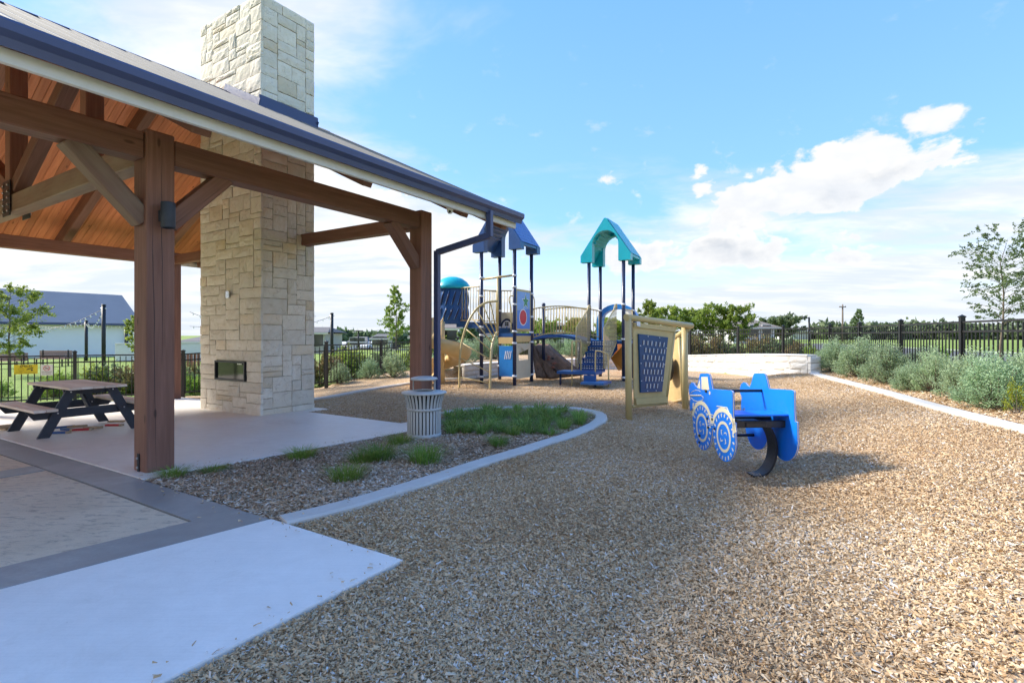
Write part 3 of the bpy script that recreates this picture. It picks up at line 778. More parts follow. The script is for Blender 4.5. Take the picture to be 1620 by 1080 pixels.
# king-post trusses over each post pair
def truss(a, full=True):
    zt = zb0+.13
    bl0, bl1 = FB+BW/2+.004, BBK-BW/2-.004
    if full: MB().beam(PV(a, bl0, zt), PV(a, bl1, zt), .20, .27, Z_, .01).build('tie_beam', M['stain_old'], pav)
    else:
        MB().beam(PV(a, bl0, zt), PV(a, 9.95, zt), .20, .24, Z_, .01).build('tie_beam', M['stain'], pav)
        MB().beam(PV(a, 12.15, zt), PV(a, bl1, zt), .20, .24, Z_, .01).build('tie_beam', M['stain'], pav)
    if not full: return
    kz0, kz1 = zt+.14, RZ-.48
    MB().beam(PV(a, RB, kz0-.25), PV(a, RB, kz1), .22, .22, A_, .008).build('king_post', M['stain'], pav)
    for s in (-1, 1):
        p0 = PV(a, RB+s*.12, kz0+.12); bq = RB+s*2.25; p1 = PV(a, bq, rz(bq)-.52)
        MB().beam(p0, p1, .18, .20, A_.cross((p1-p0).normalized()), .008).build('strut', M['stain'], pav)
        bq = RB+s*2.85; MB().beam(PV(a, bq, zt+.14), PV(a, bq, rz(bq)-.46), .18, .20, A_, .008).build('queen_strut', M['stain'], pav)
    for s in (-1, 1):      # bolted steel plates at the hub
        pl_ = MB(); pl_.box(PV(a+s*.118, RB, zt+.08), (.012, .34, .55), Matrix((A_, B_, Z_)).transposed(), .002)
        pl_.build('steel_plate', M['black_steel'], pav)
        for i in range(5):
            for j in (-1, 1):
                bo = MB(); q = PV(a+s*.125, RB+j*.10, zt-.12+i*.10); bo.tube([q, q+A_*s*.022], .017, 6); bo.build('bolt', M['bolt_zinc'], pav)
truss(POSTA[0]); truss(POSTA[1]); truss(POSTA[2], False)
# rafters: top chords over the posts and one between
RAFA = [-2.75, -1.55, .64, POSTA[1], 5.03, POSTA[2], 8.45]
for a in RAFA:
    big_ = a in POSTA
    dp = .30; wd = .19 if big_ else .17
    for s in (-1, 1):
        b0 = (EB+.12) if s < 0 else (2*RB-EB-.12); p0 = PV(a, b0, rz(b0)-.075-dp/2/math.cos(math.atan(PITCH))); p1 = PV(a, RB, RZ-.075-dp/2/math.cos(math.atan(PITCH)))
        if a == POSTA[2]:      # the chimney interrupts the ridge
            bq = 9.95 if s < 0 else 12.0; p1 = PV(a, bq, rz(bq)-.075-dp/2/math.cos(math.atan(PITCH)))
        d = (p1-p0).normalized(); up = A_.cross(d); up = up if up.z > 0 else -up
        o = MB(); o.beam(p0, p1, wd, dp, up, .008); ra = o.build('rafter', M['stain'], pav)
        if a in POSTA and s < 0:
            for sd in (-1, 1):
                q = PV(a+sd*(wd/2+.006), FB, rz(FB)-.24); pl_ = MB()
                pl_.box(q, (.010, .42, .26), Matrix((A_, B_, Z_)).transposed(), .002); pl_.build('steel_plate', M['black_steel'], pav)
                for i in (-1, 0, 1):
                    for j in (-1, 1):
                        bo = MB(); r_ = q+B_*i*.13+Z_*j*.08; bo.tube([r_, r_+A_*sd*.02], .016, 6); bo.build('bolt', M['bolt_zinc'], pav)
MB().beam(PV(A0+.2, RB, RZ-.30), PV(6.12, RB, RZ-.30), .19, .34, Z_, .008).build('ridge_beam', M['stain'], pav)
# ceiling boards, running with the slope
PW = .145; Ls = (RB-EB-.10)/math.cos(math.atan(PITCH))
pm = MB(); pm.box((0, 0, 0), (Ls, PW-.006, .024), None, .003); pme = pm.mesh('ceiling_board'); pme.materials.append(M['ceiling_wood'])
for s in (-1, 1):
    d = DUP if s < 0 else (-B_+Z_*PITCH).normalized()
    nrm = A_.cross(d); nrm = nrm if nrm.z > 0 else -nrm; yv = nrm.cross(d)
    rot = Matrix((d, yv, nrm)).transposed().to_4x4()
    n = int((A1-A0-.10)/PW)
    for i in range(n):
        a = A0+.05+(i+.5)*PW
        if 6.15 < a < 7.52:          # cut short round the chimney
            bE = 9.84 if s < 0 else 12.12
            bE = min(bE, RB-.02) if s < 0 else max(bE, RB+.02)
            b0 = EB+.06 if s < 0 else 2*RB-EB-.06
            fr = abs(bE-b0)/(RB-EB-.10)
        else:
            b0 = EB+.06 if s < 0 else 2*RB-EB-.06; fr = 1.0
        mid = b0+(1 if s < 0 else -1)*fr*(RB-EB-.10)/2
        q = PV(a, mid, rz(mid)-.055)-origin(pav)
        o = link('ceiling_board', pme, None, pav, Matrix.Translation(q) @ rot @ Matrix.Diagonal((fr, 1, 1, 1)))
# metal roofing: pans with standing seams
def pan_mesh(L, wd):
    mb = MB(); mb.box((0, 0, 0), (L, wd-.004, .014))
    mb.box((0, wd/2-.008, .026), (L, .016, .045), None, .004); mb.box((0, -wd*.17, .010), (L, .03, .012), None, .004); mb.box((0, wd*.17, .010), (L, .03, .012), None, .004)
    me = mb.mesh('roof_panel'); me.materials.append(M['roof_metal']); return me
RW = (A1-A0)/29; Lr = (RB-EB)/math.cos(math.atan(PITCH)); rme = pan_mesh(Lr, RW)
for s in (-1, 1):
    d = DUP if s < 0 else (-B_+Z_*PITCH).normalized()
    nrm = A_.cross(d); nrm = nrm if nrm.z > 0 else -nrm; rot = Matrix((d, nrm.cross(d), nrm)).transposed().to_4x4()
    for i in range(29):
        a = A0+(i+.5)*RW; fr = 1.0; st = 0
        if 6.05 < a < 7.62: fr = ((9.84 if s < 0 else 2*RB-12.13)-EB)/(RB-EB); fr = min(fr, .985)
        b0 = EB if s < 0 else 2*RB-EB; mid = b0+(1 if s < 0 else -1)*fr*(RB-EB)/2
        link('roof_panel', rme, None, pav, Matrix.Translation(PV(a, mid, rz(mid)-.02)-origin(pav)) @ rot @ Matrix.Diagonal((fr, 1, 1, 1)))
rc = MB()
for a0, a1 in ((A0, 6.10), (7.56, A1)):
    for s in (-1, 1):
        d = (B_*s-Z_*PITCH).normalized(); p0 = PV(a0, RB, RZ+.035); p1 = PV(a1, RB, RZ+.035)
        rc.add([p0, p1, p1+d*.18, p0+d*.18, p0-Z_*.014, p1-Z_*.014, p1+d*.18-Z_*.02, p0+d*.18-Z_*.02], [(0, 1, 2, 3), (7, 6, 5, 4), (0, 3, 7, 4), (1, 5, 6, 2), (2, 6, 7, 3)])
rc.build('ridge_cap', M['navy_gutter'], pav, recalc=True)
# gable trim (barge) boards
for a in (A0-.02, A1+.02):
    for s in (-1, 1):
        b0 = EB-.02 if s < 0 else 2*RB-EB+.02; p0 = PV(a, b0, rz(b0)-.06); p1 = PV(a, RB, RZ-.06)
        dv = (p1-p0).normalized(); up = A_.cross(dv); up = up if up.z > 0 else -up
        MB().beam(p0, p1, .034, .15, up, .003).build('barge_board', M['navy_gutter'], pav)
# gutter (an ogee trough), pale fascia under it, downspout
for s in (-1, 1):
    bo = EB if s < 0 else 2*RB-EB
    sec = [(0.0, 0.0), (0, -.165), (-.075, -.190), (-.095, -.125), (-.145, -.085), (-.150, -.02), (-.140, 0), (-.130, -.02), (-.125, -.07), (-.075, -.11), (-.06, -.165), (-.012, -.15), (-.012, 0)]
    MB().prism(sec, PV(A0, bo, EZ-.015), B_*(1 if s < 0 else -1), Z_, A_*(A1-A0)).build('gutter', M['navy_gutter'], pav, recalc=True)
    f = MB(); f.beam(PV(A0+.02, bo-s*.035-(0), EZ-.235), PV(A1-.06, bo-s*.035, EZ-.235), .05, .115, Z_, .004); f.build('fascia', M['white_trim'], pav)
# downspout at the far front post
ds = MB(); dw, dd = .105, .085
pT = PV(7.62, EB-.07, EZ-.17)
pts = [pT, pT-Z_*.42, PV(7.36+.062, 6.30, EZ-.17-.42-.30), PV(7.36+.062, 6.30, g(*W2(7.4, 6.3))+.10)]
p_ = [PV(7.62, EB-.07, EZ-.16), PV(7.62, EB-.07, EZ-.62), PV(7.43, 6.32, EZ-.86), PV(7.43, 6.32, .05)]
for q0, q1, up in ((p_[0], p_[1], A_), (p_[1]+Z_*.03, p_[2]+Z_*.03, A_), (p_[2]+Z_*.06, p_[3], A_)):
    ds.beam(q0, q1, dw if up == A_ else dw, dd, up, .006)
ds.build('downspout', M['navy_gutter'], pav)
# ------------------------------------------------------------------ stone chimney through the far gable
CA0, CA1, CB0, CB1, CZT = 6.20, 7.44, 9.86, 12.10, 8.36
czb = g(*W2(6.6, 10.5))-.05
chim = thing('chimney', 'tall limestone chimney rising through the pavilion roof with a small fireplace', 'chimney', PV((CA0+CA1)/2, (CB0+CB1)/2, czb))
core = MB(); core.box(PV((CA0+CA1)/2, (CB0+CB1)/2, (czb+CZT)/2-.03), (CA1-CA0-.05, CB1-CB0-.05, CZT-czb-.06), Matrix((A_, B_, Z_)).transposed())
core.build('mortar_core', M['mortar'], chim)
def rock_mesh(seed, amp=.20, nx=6, nz=4):
    """unit stone: x in +-.5, z in +-.5, face at y = -1 (rough), back at y = 0"""
    rs = random.Random(seed); V = []; F = []
    for j in range(nz+1):
        for i in range(nx+1):
            u, v = i/nx-.5, j/nz-.5; e = min(.5-abs(u), .5-abs(v))
            k = 1 if e > .01 else 0
            d = -.72-(.20+amp*rs.uniform(-1, 1))*min(1, e*5+.0)*k
            if not k: u += rs.uniform(-.012, .012); v += rs.uniform(-.02, .02)
            V.append((u, d, v))
    n = (nx+1)*(nz+1)
    for j in range(nz):
        for i in range(nx): a = j*(nx+1)+i; F.append((a, a+1, a+nx+2, a+nx+1))
    rim = [i for i in range(nx+1)]+[j*(nx+1)+nx for j in range(1, nz+1)]+[nz*(nx+1)+i for i in reversed(range(nx))]+[j*(nx+1) for j in reversed(range(1, nz))]
    b = len(V); V += [(V[i][0], .25, V[i][2]) for i in rim]; m = len(rim)
    for i in range(m): F.append((rim[(i+1) % m], rim[i], b+i, b+(i+1) % m))
    me = bpy.data.meshes.new('stone'); me.from_pydata(V, [], F); me.update(); return me
ROCK = [rock_mesh(i, .13) for i in range(8)]; FLATROCK = [rock_mesh(40+i, .12) for i in range(8)]
for me in ROCK: me.materials.append(M['limestone'])
for me in FLATROCK: me.materials.append(M['limestone'])
def ashlar(cols, rows, seed, holes=(), maxw=6, maxh=3, minw=2):
    rs = random.Random(seed); occ = [[False]*cols for _ in range(rows)]; out = []
    for (c0, r0, c1, r1) in holes:
        for r_ in range(r0, r1):
            for c in range(c0, c1): occ[r_][c] = True
    for r_ in range(rows):
        for c in range(cols):
            if occ[r_][c]: continue
            run = 0
            while c+run < cols and not occ[r_][c+run]: run += 1
            wq = min(run, rs.choice([minw, 3, 4, 4, 5, 5, maxw])); 
            if run-wq == 1: wq = run if run <= maxw else wq-1
            hq = min(rs.choice([1, 2, 2, 2, 2, 3, 3, maxh]), rows-r_)
            if wq >= 6: hq = min(hq, 2)
            ok = 1
            while ok < hq and all(not occ[r_+ok][c+i] for i in range(wq)): ok += 1
            hq = ok
            for i in range(wq):
                for j in range(hq): occ[r_+j][c+i] = True
            out.append((c, r_, wq, hq))
    return out
def stone_face(root, meshes, o, xd, nd, wid, hei, cols, rows, seed, proud, joint=.013, holes=(), name='stone', **kw):
    """fill a face: o lower corner, xd along, nd outward normal"""
    rs = random.Random(seed+99); cw, rh = wid/cols, hei/rows; xd = Vector(xd); nd = Vector(nd); cnt = 0
    yv = -nd; zv = xd.cross(yv)
    flip = zv.z < 0
    for (c, r_, wq, hq) in ashlar(cols, rows, seed, holes, **kw):
        w_, h_ = wq*cw-joint, hq*rh-joint
        ctr = Vector(o)+xd*((c+wq/2)*cw)+Z_*((r_+hq/2)*rh)
        pr = proud*rs.uniform(.75, 1.25)
        mt = Matrix((xd if not flip else -xd, yv, Z_)).transposed().to_4x4()
        link(name, rs.choice(meshes), None, root, Matrix.Translation(ctr-origin(root)) @ mt @ Matrix.Diagonal((w_, pr, h_, 1))); cnt += 1
    return cnt
# fireplace opening in the face that looks down the pavilion
n1 = stone_face(chim, ROCK, PV(CA0+.02, CB0-.035, czb), B_, -A_, CB1-CB0+.05, CZT-czb, 18, 80, 11, .050, holes=[(4, 7, 13, 11)])
n2 = stone_face(chim, FLATROCK, PV(CA0+.03, CB0+.02, czb), A_, -B_, CA1-CA0-.02, CZT-czb, 11, 80, 23, .048, maxw=6)
# hidden sides as one joined skin
def skin(o, xd, nd, wid, hei, cols, rows, seed, mat, root, proud=.03):
    mb = MB(); cw, rh = wid/cols, hei/rows; xd = Vector(xd); nd = Vector(nd)
    for (c, r_, wq, hq) in ashlar(cols, rows, seed):
        ctr = Vector(o)+xd*((c+wq/2)*cw)+Z_*((r_+hq/2)*rh)
        mb.box(ctr+nd*.01, (wq*cw-.012, .05, hq*rh-.012), Matrix((xd, nd, xd.cross(nd))).transposed())
    tag(mb.build('rear_stonework', mat, root), kind='stuff')
skin(PV(CA0, CB1-.02, czb), A_, B_, CA1-CA0, CZT-czb, 12, 74, 31, M['limestone'], chim)
skin(PV(CA1-.02, CB0, czb), B_, A_, CB1-CB0, CZT-czb, 15, 74, 37, M['limestone'], chim)
MB().box(PV((CA0+CA1)/2, (CB0+CB1)/2, CZT-.02), (CA1-CA0+.01, CB1-CB0+.01, .06), Matrix((A_, B_, Z_)).transposed(), .012).build('chimney_cap', M['limestone_wall'], chim)
# fireplace insert: dark frame and glass
cw = (CB1-CB0+.05)/18; rh = (CZT-czb)/80
fb0, fb1 = CB0-.035+4*cw+.012, CB0-.035+13*cw-.012; fz0, fz1 = czb+7*rh+.012, czb+11*rh-.012
fr = MB(); bt = .03; o_ = PV(CA0-.055, fb0, fz0); ww, hh = fb1-fb0, fz1-fz0
fr.ring([(0, 0), (ww, 0), (ww, hh), (0, hh)], [(bt, bt), (ww-bt, bt), (ww-bt, hh-bt), (bt, hh-bt)], o_, B_, Z_, A_*.06)
fp = fr.build('fireplace_frame', M['black_steel'], chim, recalc=True)
gl = MB(); gl.box(PV(CA0-.018, (fb0+fb1)/2, (fz0+fz1)/2), (.008, ww-2*bt, hh-2*bt), Matrix((A_, B_, Z_)).transposed()); gl.build('fireplace_glass', M['dark_glass'], fp)
ctl = MB(); ctl.box(PV(CA0-.06, fb0+.16, fz1-.05), (.012, .16, .022), Matrix((A_, B_, Z_)).transposed(), .003); ctl.build('control_strip', M['chrome'], fp)
# small switch plate higher up
sw_ = MB(); q = PV(CA0-.055, 10.95, 1.52+64/FPX*11.1)
sw_.box(q, (.03, .12, .15), Matrix((A_, B_, Z_)).transposed(), .006)
swo = sw_.build('switch_cover', M['chrome'], chim)
# flashing where the chimney meets the metal
fl_ = MB(); zf = rz(CB0)
fl_.box(PV((CA0+CA1)/2, CB0-.055, zf+.09), (CA1-CA0+.14, .02, .26), Matrix((A_, B_, Z_)).transposed(), .003)
for a_ in (CA0-.075, CA1+.05):
    p0 = PV(a_, CB0-.07, rz(CB0-.07)+.06); p1 = PV(a_, RB, RZ+.06)
    fl_.beam(p0, p1, .02, .20, (A_.cross((p1-p0).normalized())), .003)
fl_.build('chimney_flashing', M['navy_gutter'], pav)
# ------------------------------------------------------------------ lamp and camera fixed to the timbers
def sconce(q, nrm, label):
    t_ = thing('wall_lamp', label, 'lamp', q)
    nrm = Vector(nrm); c = q+nrm*.13
    MB().lathe([(0, .14), (.068, .14), (.07, .132), (.07, -.13), (.066, -.14), (.058, -.14), (.058, -.10), (0, -.10)], c, 20).build('lamp_body', M['dark_frame'], t_)
    MB().box(q+nrm*.03, (.09, .06, .12), Matrix((nrm.cross(Z_), nrm, Z_)).transposed(), .006).build('mount', M['dark_frame'], t_)
    MB().lathe([(0, -.108), (.05, -.108), (.052, -.118), (0, -.122)], c, 16).build('lens', M['bulb_glass'], t_)
    return t_
sconce(PV(2.85, 6.38, 2.83), -B_, 'dark cylinder wall lamp on the nearest pavilion post')
cq = at(712, 330, 8.72); t_ = thing('security_camera', 'white dome security camera under the pavilion eave by the downspout', 'camera', cq)
MB().lathe([(0, .09), (.055, .09), (.06, .07), (.06, .0), (.055, -.02)], cq, 16).build('housing', M['print_white'], t_)
MB().lathe([(.055, -.02), (.05, -.055), (.032, -.082), (0, -.09)], cq, 16).build('dome', M['print_white'], t_)
lq = cq+Vector((.0, -.045, -.055)); MB().tube([lq, lq+Vector((.004, -.012, -.012))], .02, 10).build('lens', M['print_black'], t_)
# ------------------------------------------------------------------ low limestone wall round the back of the playground
for me in [rock_mesh(70+i, .06, 5, 3) for i in range(6)]:
    me.materials.append(M['limestone_wall']); me.name = 'wall_stone'
WROCK = [me for me in bpy.data.meshes if me.name.startswith('wall_stone')]
wall = thing('retaining_wall', 'low white limestone block wall curving behind the playground', 'wall', (2.5, 20.0, 0))
wp = smooth_path(WALL, 3); WT = .34
cum = [0]
for p, q in zip(wp[:-1], wp[1:]): cum.append(cum[-1]+math.dist(p, q))
def wpos(s):
    i = max(0, min(len(wp)-2, int(np.searchsorted(cum, s))-1)); t = (s-cum[i])/(cum[i+1]-cum[i]+1e-9)
    p, q = np.array(wp[i]), np.array(wp[i+1]); d = (q-p)/np.linalg.norm(q-p); return p+(q-p)*t, d
def wtop(s): return .62+.34*S01((s/cum[-1]-.35)/.65)
Lw = cum[-1]; rs = random.Random(5); core = MB(); prev = None
NR = 3
for r_ in range(NR):
    s = 0
    while s < Lw-.05:
        ln = min(rs.uniform(.35, .85), Lw-s)
        if Lw-s-ln < .2: ln = Lw-s
        p, d = wpos(s+ln/2); zb = g(p[0]-d[1]*-.0+d[1]*.3, p[1]-d[0]*.3)-.06; zt = wtop(s+ln/2)-.05
        rhh = (zt-zb)/NR; dv = Vector((d[0], d[1], 0)); nv = Vector((d[1], -d[0], 0))
        ctr = Vector((p[0], p[1], zb+(r_+.5)*rhh))+nv*.06
        link('stone', rs.choice(WROCK), None, wall, Matrix.Translation(ctr-origin(wall)) @ Matrix((dv, -nv, Z_)).transposed().to_4x4() @ Matrix.Diagonal((ln-.010, .085*rs.uniform(.9, 1.1), rhh-.010, 1)))
        s += ln
# mortar core and thin coping
V = []; F = []
for i in range(41):
    s = Lw*i/40; p, d = wpos(s); nv = np.array([d[1], -d[0]]); zt = wtop(s)-.055; zb = g(*(p+nv*.35))-.2
    for u, z in ((.09, zb), (.09, zt), (-WT+.06, zt), (-WT+.06, zb)): q = p+nv*u; V.append(Vector((q[0], q[1], z)))
    if i:
        for k in range(3): F.append(((i-1)*4+k, i*4+k, i*4+k+1, (i-1)*4+k+1))
core.add(V, F); core.build('mortar_core', M['mortar'], wall, recalc=True)
n = 22
for i in range(n):
    s0, s1 = Lw*i/n+.004, Lw*(i+1)/n-.004; mb = MB(); rows = []
    for s in (s0, (s0+s1)/2, s1):
        p, d = wpos(s); nv = np.array([d[1], -d[0]])
        rows.append([Vector((*(p+nv*u), wtop(s)+z)) for u, z in ((.135, -.05), (.14, -.008), (.13, 0), (-WT+.045, 0), (-WT+.035, -.008), (-WT+.04, -.05))])
    V = [v for r_ in rows for v in r_]; F = []
    for j in range(2):
        for k in range(6): F.append((j*6+k, (j+1)*6+k, (j+1)*6+(k+1) % 6, j*6+(k+1) % 6))
    F += [tuple(range(6)), tuple(range(17, 11, -1))]
    mb.add(V, F).build('coping_stone', M['limestone_wall'], wall, recalc=True)
# the end face: three blocks
p, d = wpos(Lw); dv = Vector((d[0], d[1], 0)); nv = Vector((d[1], -d[0], 0)); zb = g(p[0], p[1])-.08; zt = wtop(Lw)-.05
for k in range(3):
    h_ = (zt-zb)/3; ctr = Vector((p[0], p[1], zb+(k+.5)*h_))-nv*.10+dv*.03
    link('stone', WROCK[k], None, wall, Matrix.Translation(ctr-origin(wall)) @ Matrix((-nv, -dv, Z_)).transposed().to_4x4() @ Matrix.Diagonal((.44, .09, h_-.012, 1)))
# ------------------------------------------------------------------ black picket fences
def unit_box(name, mat, ch=0):
    mb = MB(); mb.box((0, 0, 0), (1, 1, 1), None, ch); me = mb.mesh(name); me.materials.append(mat); return me
U_PICK = unit_box('picket', M['fence_black']); U_RAIL = unit_box('rail', M['fence_black'])
pm = MB(); pm.box((0, 0, .5), (1, 1, 1)); pm.box((0, 0, 1.008), (1.25, 1.25, .016)); pm.add([(-.55, -.55, 1.016), (.55, -.55, 1.016), (.55, .55, 1.016), (-.55, .55, 1.016), (0, 0, 1.04)], [(0, 1, 4), (1, 2, 4), (2, 3, 4), (3, 0, 4)])
U_POST = pm.mesh('fence_post'); U_POST.materials.append(M['fence_black'])
def fence(name, label, posts, hgt, pitch=.117, pw=.075):
    """posts: (x, y, top_z) list"""
    base = Vector((posts[0][0], posts[0][1], posts[0][2]-hgt))
    f = thing(name, label, 'fence', base)
    for i, (x, y, zt) in enumerate(posts):
        if i+1 < len(posts): dx, dy = posts[i+1][0]-x, posts[i+1][1]-y
        ang = math.atan2(dy, dx)
        link('fence_post', U_POST, None, f, Matrix.Translation(Vector((x, y, zt-hgt-.12))-base) @ Matrix.Rotation(ang, 4, 'Z') @ Matrix.Diagonal((pw, pw, hgt+.19, 1)))
    for (x0, y0, z0), (x1, y1, z1) in zip(posts[:-1], posts[1:]):
        p0 = Vector((x0, y0, z0)); p1 = Vector((x1, y1, z1)); d = p1-p0; L = d.length; dh = d.normalized(); yv = Z_.cross(dh).normalized(); zv = dh.cross(yv)
        Rm = Matrix((dh, yv, zv)).transposed().to_4x4()
        for h in (-.018, -.19, -hgt+.09):
            link('rail', U_RAIL, None, f, Matrix.Translation((p0+p1)/2+Z_*h-base) @ Rm @ Matrix.Diagonal((L-pw, .034, .034, 1)))
        n = int((L-pw)/pitch)
        for k in range(n):
            t = (k+.5)/n; q = p0+d*t; zm = q.z-hgt/2-.005
            link('picket', U_PICK, None, f, Matrix.Translation(Vector((q.x, q.y, zm))-base) @ Matrix.Rotation(math.atan2(d.y, d.x), 4, 'Z') @ Matrix.Diagonal((.019, .019, hgt-.09, 1)))
    return f
FL = [(-14.6, 11.3, 1.0), (-13.35, 12.45, 1.0), (-11.4, 13.7, 1.005), (-9.45, 15.1, .99), (-7.4, 15.35, 1.12), (-5.48, 15.5, 1.24), (-4.41, 17.7, 1.27), (-3.34, 19.9, 1.30), (-2.27, 22.1, 1.34), (-1.2, 24.3, 1.40)]
fence('picket_fence', 'black metal picket fence behind the picnic table and rounded shrubs', FL, 1.20)
FB_ = [(-1.2, 24.3, 1.40), (1.2, 24.5, 1.50), (3.6, 24.6, 1.58), (6.0, 24.45, 1.64), (7.96, 23.5, 1.70), (9.3, 21.6, 1.77)]
fence('picket_fence', 'black metal picket fence behind the play structure and limestone wall', FB_, 1.20)
FR = [(9.3, 21.6, 1.77), (9.93, 19.23, 1.77), (10.17, 16.8, 1.77), (9.55, 14.42, 1.77), (8.93, 12.06, 1.77), (8.31, 9.7, 1.777), (7.69, 7.34, 1.777), (7.07, 4.98, 1.78)]
fence('picket_fence', 'black metal picket fence behind the row of grey-green shrubs', FR, 1.20)
# ------------------------------------------------------------------ signs on the fence
def sign(name, label, px, py, wd, hg, Y, face):
    q = at(px, py, Y); s_ = thing(name, label, 'sign', q)
    d = Vector((1.95, 1.25, 0)).normalized(); n_ = Vector((d.y, -d.x, 0))
    mb = MB(); mb.beam(q-d*wd/2, q+d*wd/2, .006, hg, Z_, .002); mb.build('sign_board', face, s_)
    return s_, q, d, n_
def text(body, q, d, n_, size, mat, parent, name='lettering', off=.006):
    cu = bpy.data.curves.new(name, 'FONT'); cu.body = body; cu.size = size; cu.align_x = 'CENTER'; cu.align_y = 'CENTER'; cu.extrude = .0006
    o = bpy.data.objects.new(name, cu); COL.objects.link(o); me = bpy.data.meshes.new_from_object(o); bpy.data.objects.remove(o); o = link(name, me, mat, parent)
    if not me.materials: me.materials.append(mat)
    o.matrix_local = Matrix.Translation(q+n_*off-origin(parent)) @ Matrix((d, Z_, n_)).transposed().to_4x4(); return o
s_, q, d, n_ = sign('camera_sign', 'yellow smile camera warning sign on the fence', 41, 584, .445, .235, 13.14, M['sign_yellow'])
text('SMILE!', q+Z_*.075, d, n_, .085, M['print_black'], s_); text("YOU'RE ON CAMERA", q-Z_*.088, d, n_, .042, M['sign_gold'], s_)
fc = MB(); 
def arc2(r, a0, a1, n): return [(r*math.cos(a0+(a1-a0)*i/n), r*math.sin(a0+(a1-a0)*i/n)) for i in range(n+1)]
c_ = q-d*.085+n_*.006-Z_*.005
fc.tube([c_+d*x+Z_*z for x, z in arc2(.048, 0, 2*math.pi, 18)], .003, 4); fc.tube([c_+d*x+Z_*z for x, z in arc2(.028, math.pi*1.15, math.pi*1.85, 8)], .003, 4)
for e in (-.017, .017): fc.tube([c_+d*e+Z_*.01, c_+d*e+Z_*.022], .004, 4)
fc.build('smile_symbol', M['sign_gold'], s_)
cm = MB(); c_ = q+d*.07+n_*.006
cm.prism([(-.06, -.02), (.04, .015), (.075, .03), (.065, .045), (.02, .032), (-.05, .005)], c_, d, Z_, n_*.002); cm.prism([(.02, .0), (.055, .012), (.065, -.03), (.03, -.03)], c_-Z_*.012, d, Z_, n_*.002)
cm.build('camera_symbol', M['print_black'], s_, recalc=True)
s_, q, d, n_ = sign('smoking_sign', 'small white no smoking sign on the fence beside the yellow one', 74, 585, .235, .275, 13.36, M['print_white'])
rg = MB(); c_ = q+Z_*.045+n_*.006
rg.tube([c_+d*x+Z_*z for x, z in arc2(.06, 0, 2*math.pi, 20)], .0055, 4); rg.tube([c_-d*.042+Z_*.042, c_+d*.042-Z_*.042], .005, 4); rg.build('ban_ring', M['print_red'], s_)
cg = MB(); cg.box(c_-Z_*.006, (.075, .004, .014), Matrix((d, n_, Z_)).transposed()); cg.tube([c_+d*.03+Z_*.01, c_+d*.038+Z_*.022, c_+d*.028+Z_*.034], .003, 4); cg.build('cigarette_symbol', M['print_black'], s_)
text('NO SMOKING', q-Z_*.052, d, n_, .032, M['print_black'], s_); text('NO VAPING', q-Z_*.095, d, n_, .032, M['print_black'], s_)
# ------------------------------------------------------------------ litter bin with flared slats
bq = gp(671, 696); bq.y += .22; bq.x = (671-CX)/FPX*bq.y; bq.z = g(bq.x, bq.y)+.01
can = thing('litter_bin', 'grey steel slatted litter bin with bonnet lid in the planting bed', 'bin', bq)
prof = [(.255, .02), (.255, .25), (.257, .45), (.268, .53), (.290, .61), (.315, .675)]
n = 30
def slat_mesh():
    mb = MB(); V = []; F = []; hw = .0185
    for r_, z in prof:
        V += [(r_, -hw, z), (r_, hw, z), (r_-.008, hw, z), (r_-.008, -hw, z)]
    for i in range(len(prof)-1):
        for k in range(4): F.append((i*4+k, i*4+(k+1) % 4, (i+1)*4+(k+1) % 4, (i+1)*4+k))
    mb.add(V, F); me = mb.mesh('slat'); me.materials.append(M['can_grey']); return me
sm_ = slat_mesh()
for k in range(n): link('slat', sm_, None, can, Matrix.Rotation(2*math.pi*(k+.3)/n, 4, 'Z'))
MB().lathe([(.250, 0), (.260, 0), (.262, .075), (.252, .08), (.250, 0)], bq, 40).build('base_band', M['can_grey'], can)
MB().lathe([(.250, .425), (.2625, .425), (.2625, .462), (.250, .462), (.250, .425)], bq, 40).build('middle_band', M['can_grey'], can)
MB().lathe([(.300, .668), (.335, .672), (.343, .685), (.336, .700), (.17, .722), (.15, .716), (.15, .70), (.30, .668)], bq, 40).build('rim', M['can_grey'], can)
MB().lathe([(.0, .03), (.236, .03), (.236, .66), (.225, .66), (.22, .2), (0, .2)], bq, 32).build('liner', M['liner_black'], can)
MB().lathe([(0, .935), (.12, .93), (.19, .915), (.205, .90), (.205, .885), (.19, .88), (0, .885)], bq+Vector((.0, 0, 0)), 36).build('bonnet', M['can_grey'], can)
for s in (-1, 1):
    dv = Vector((s*.16, .03*s, 0)); MB().beam(bq+dv+Z_*.70, bq+dv+Z_*.89, .055, .008, Vector((1, 0, 0)), .001).build('bonnet_strap', M['can_grey'], can)
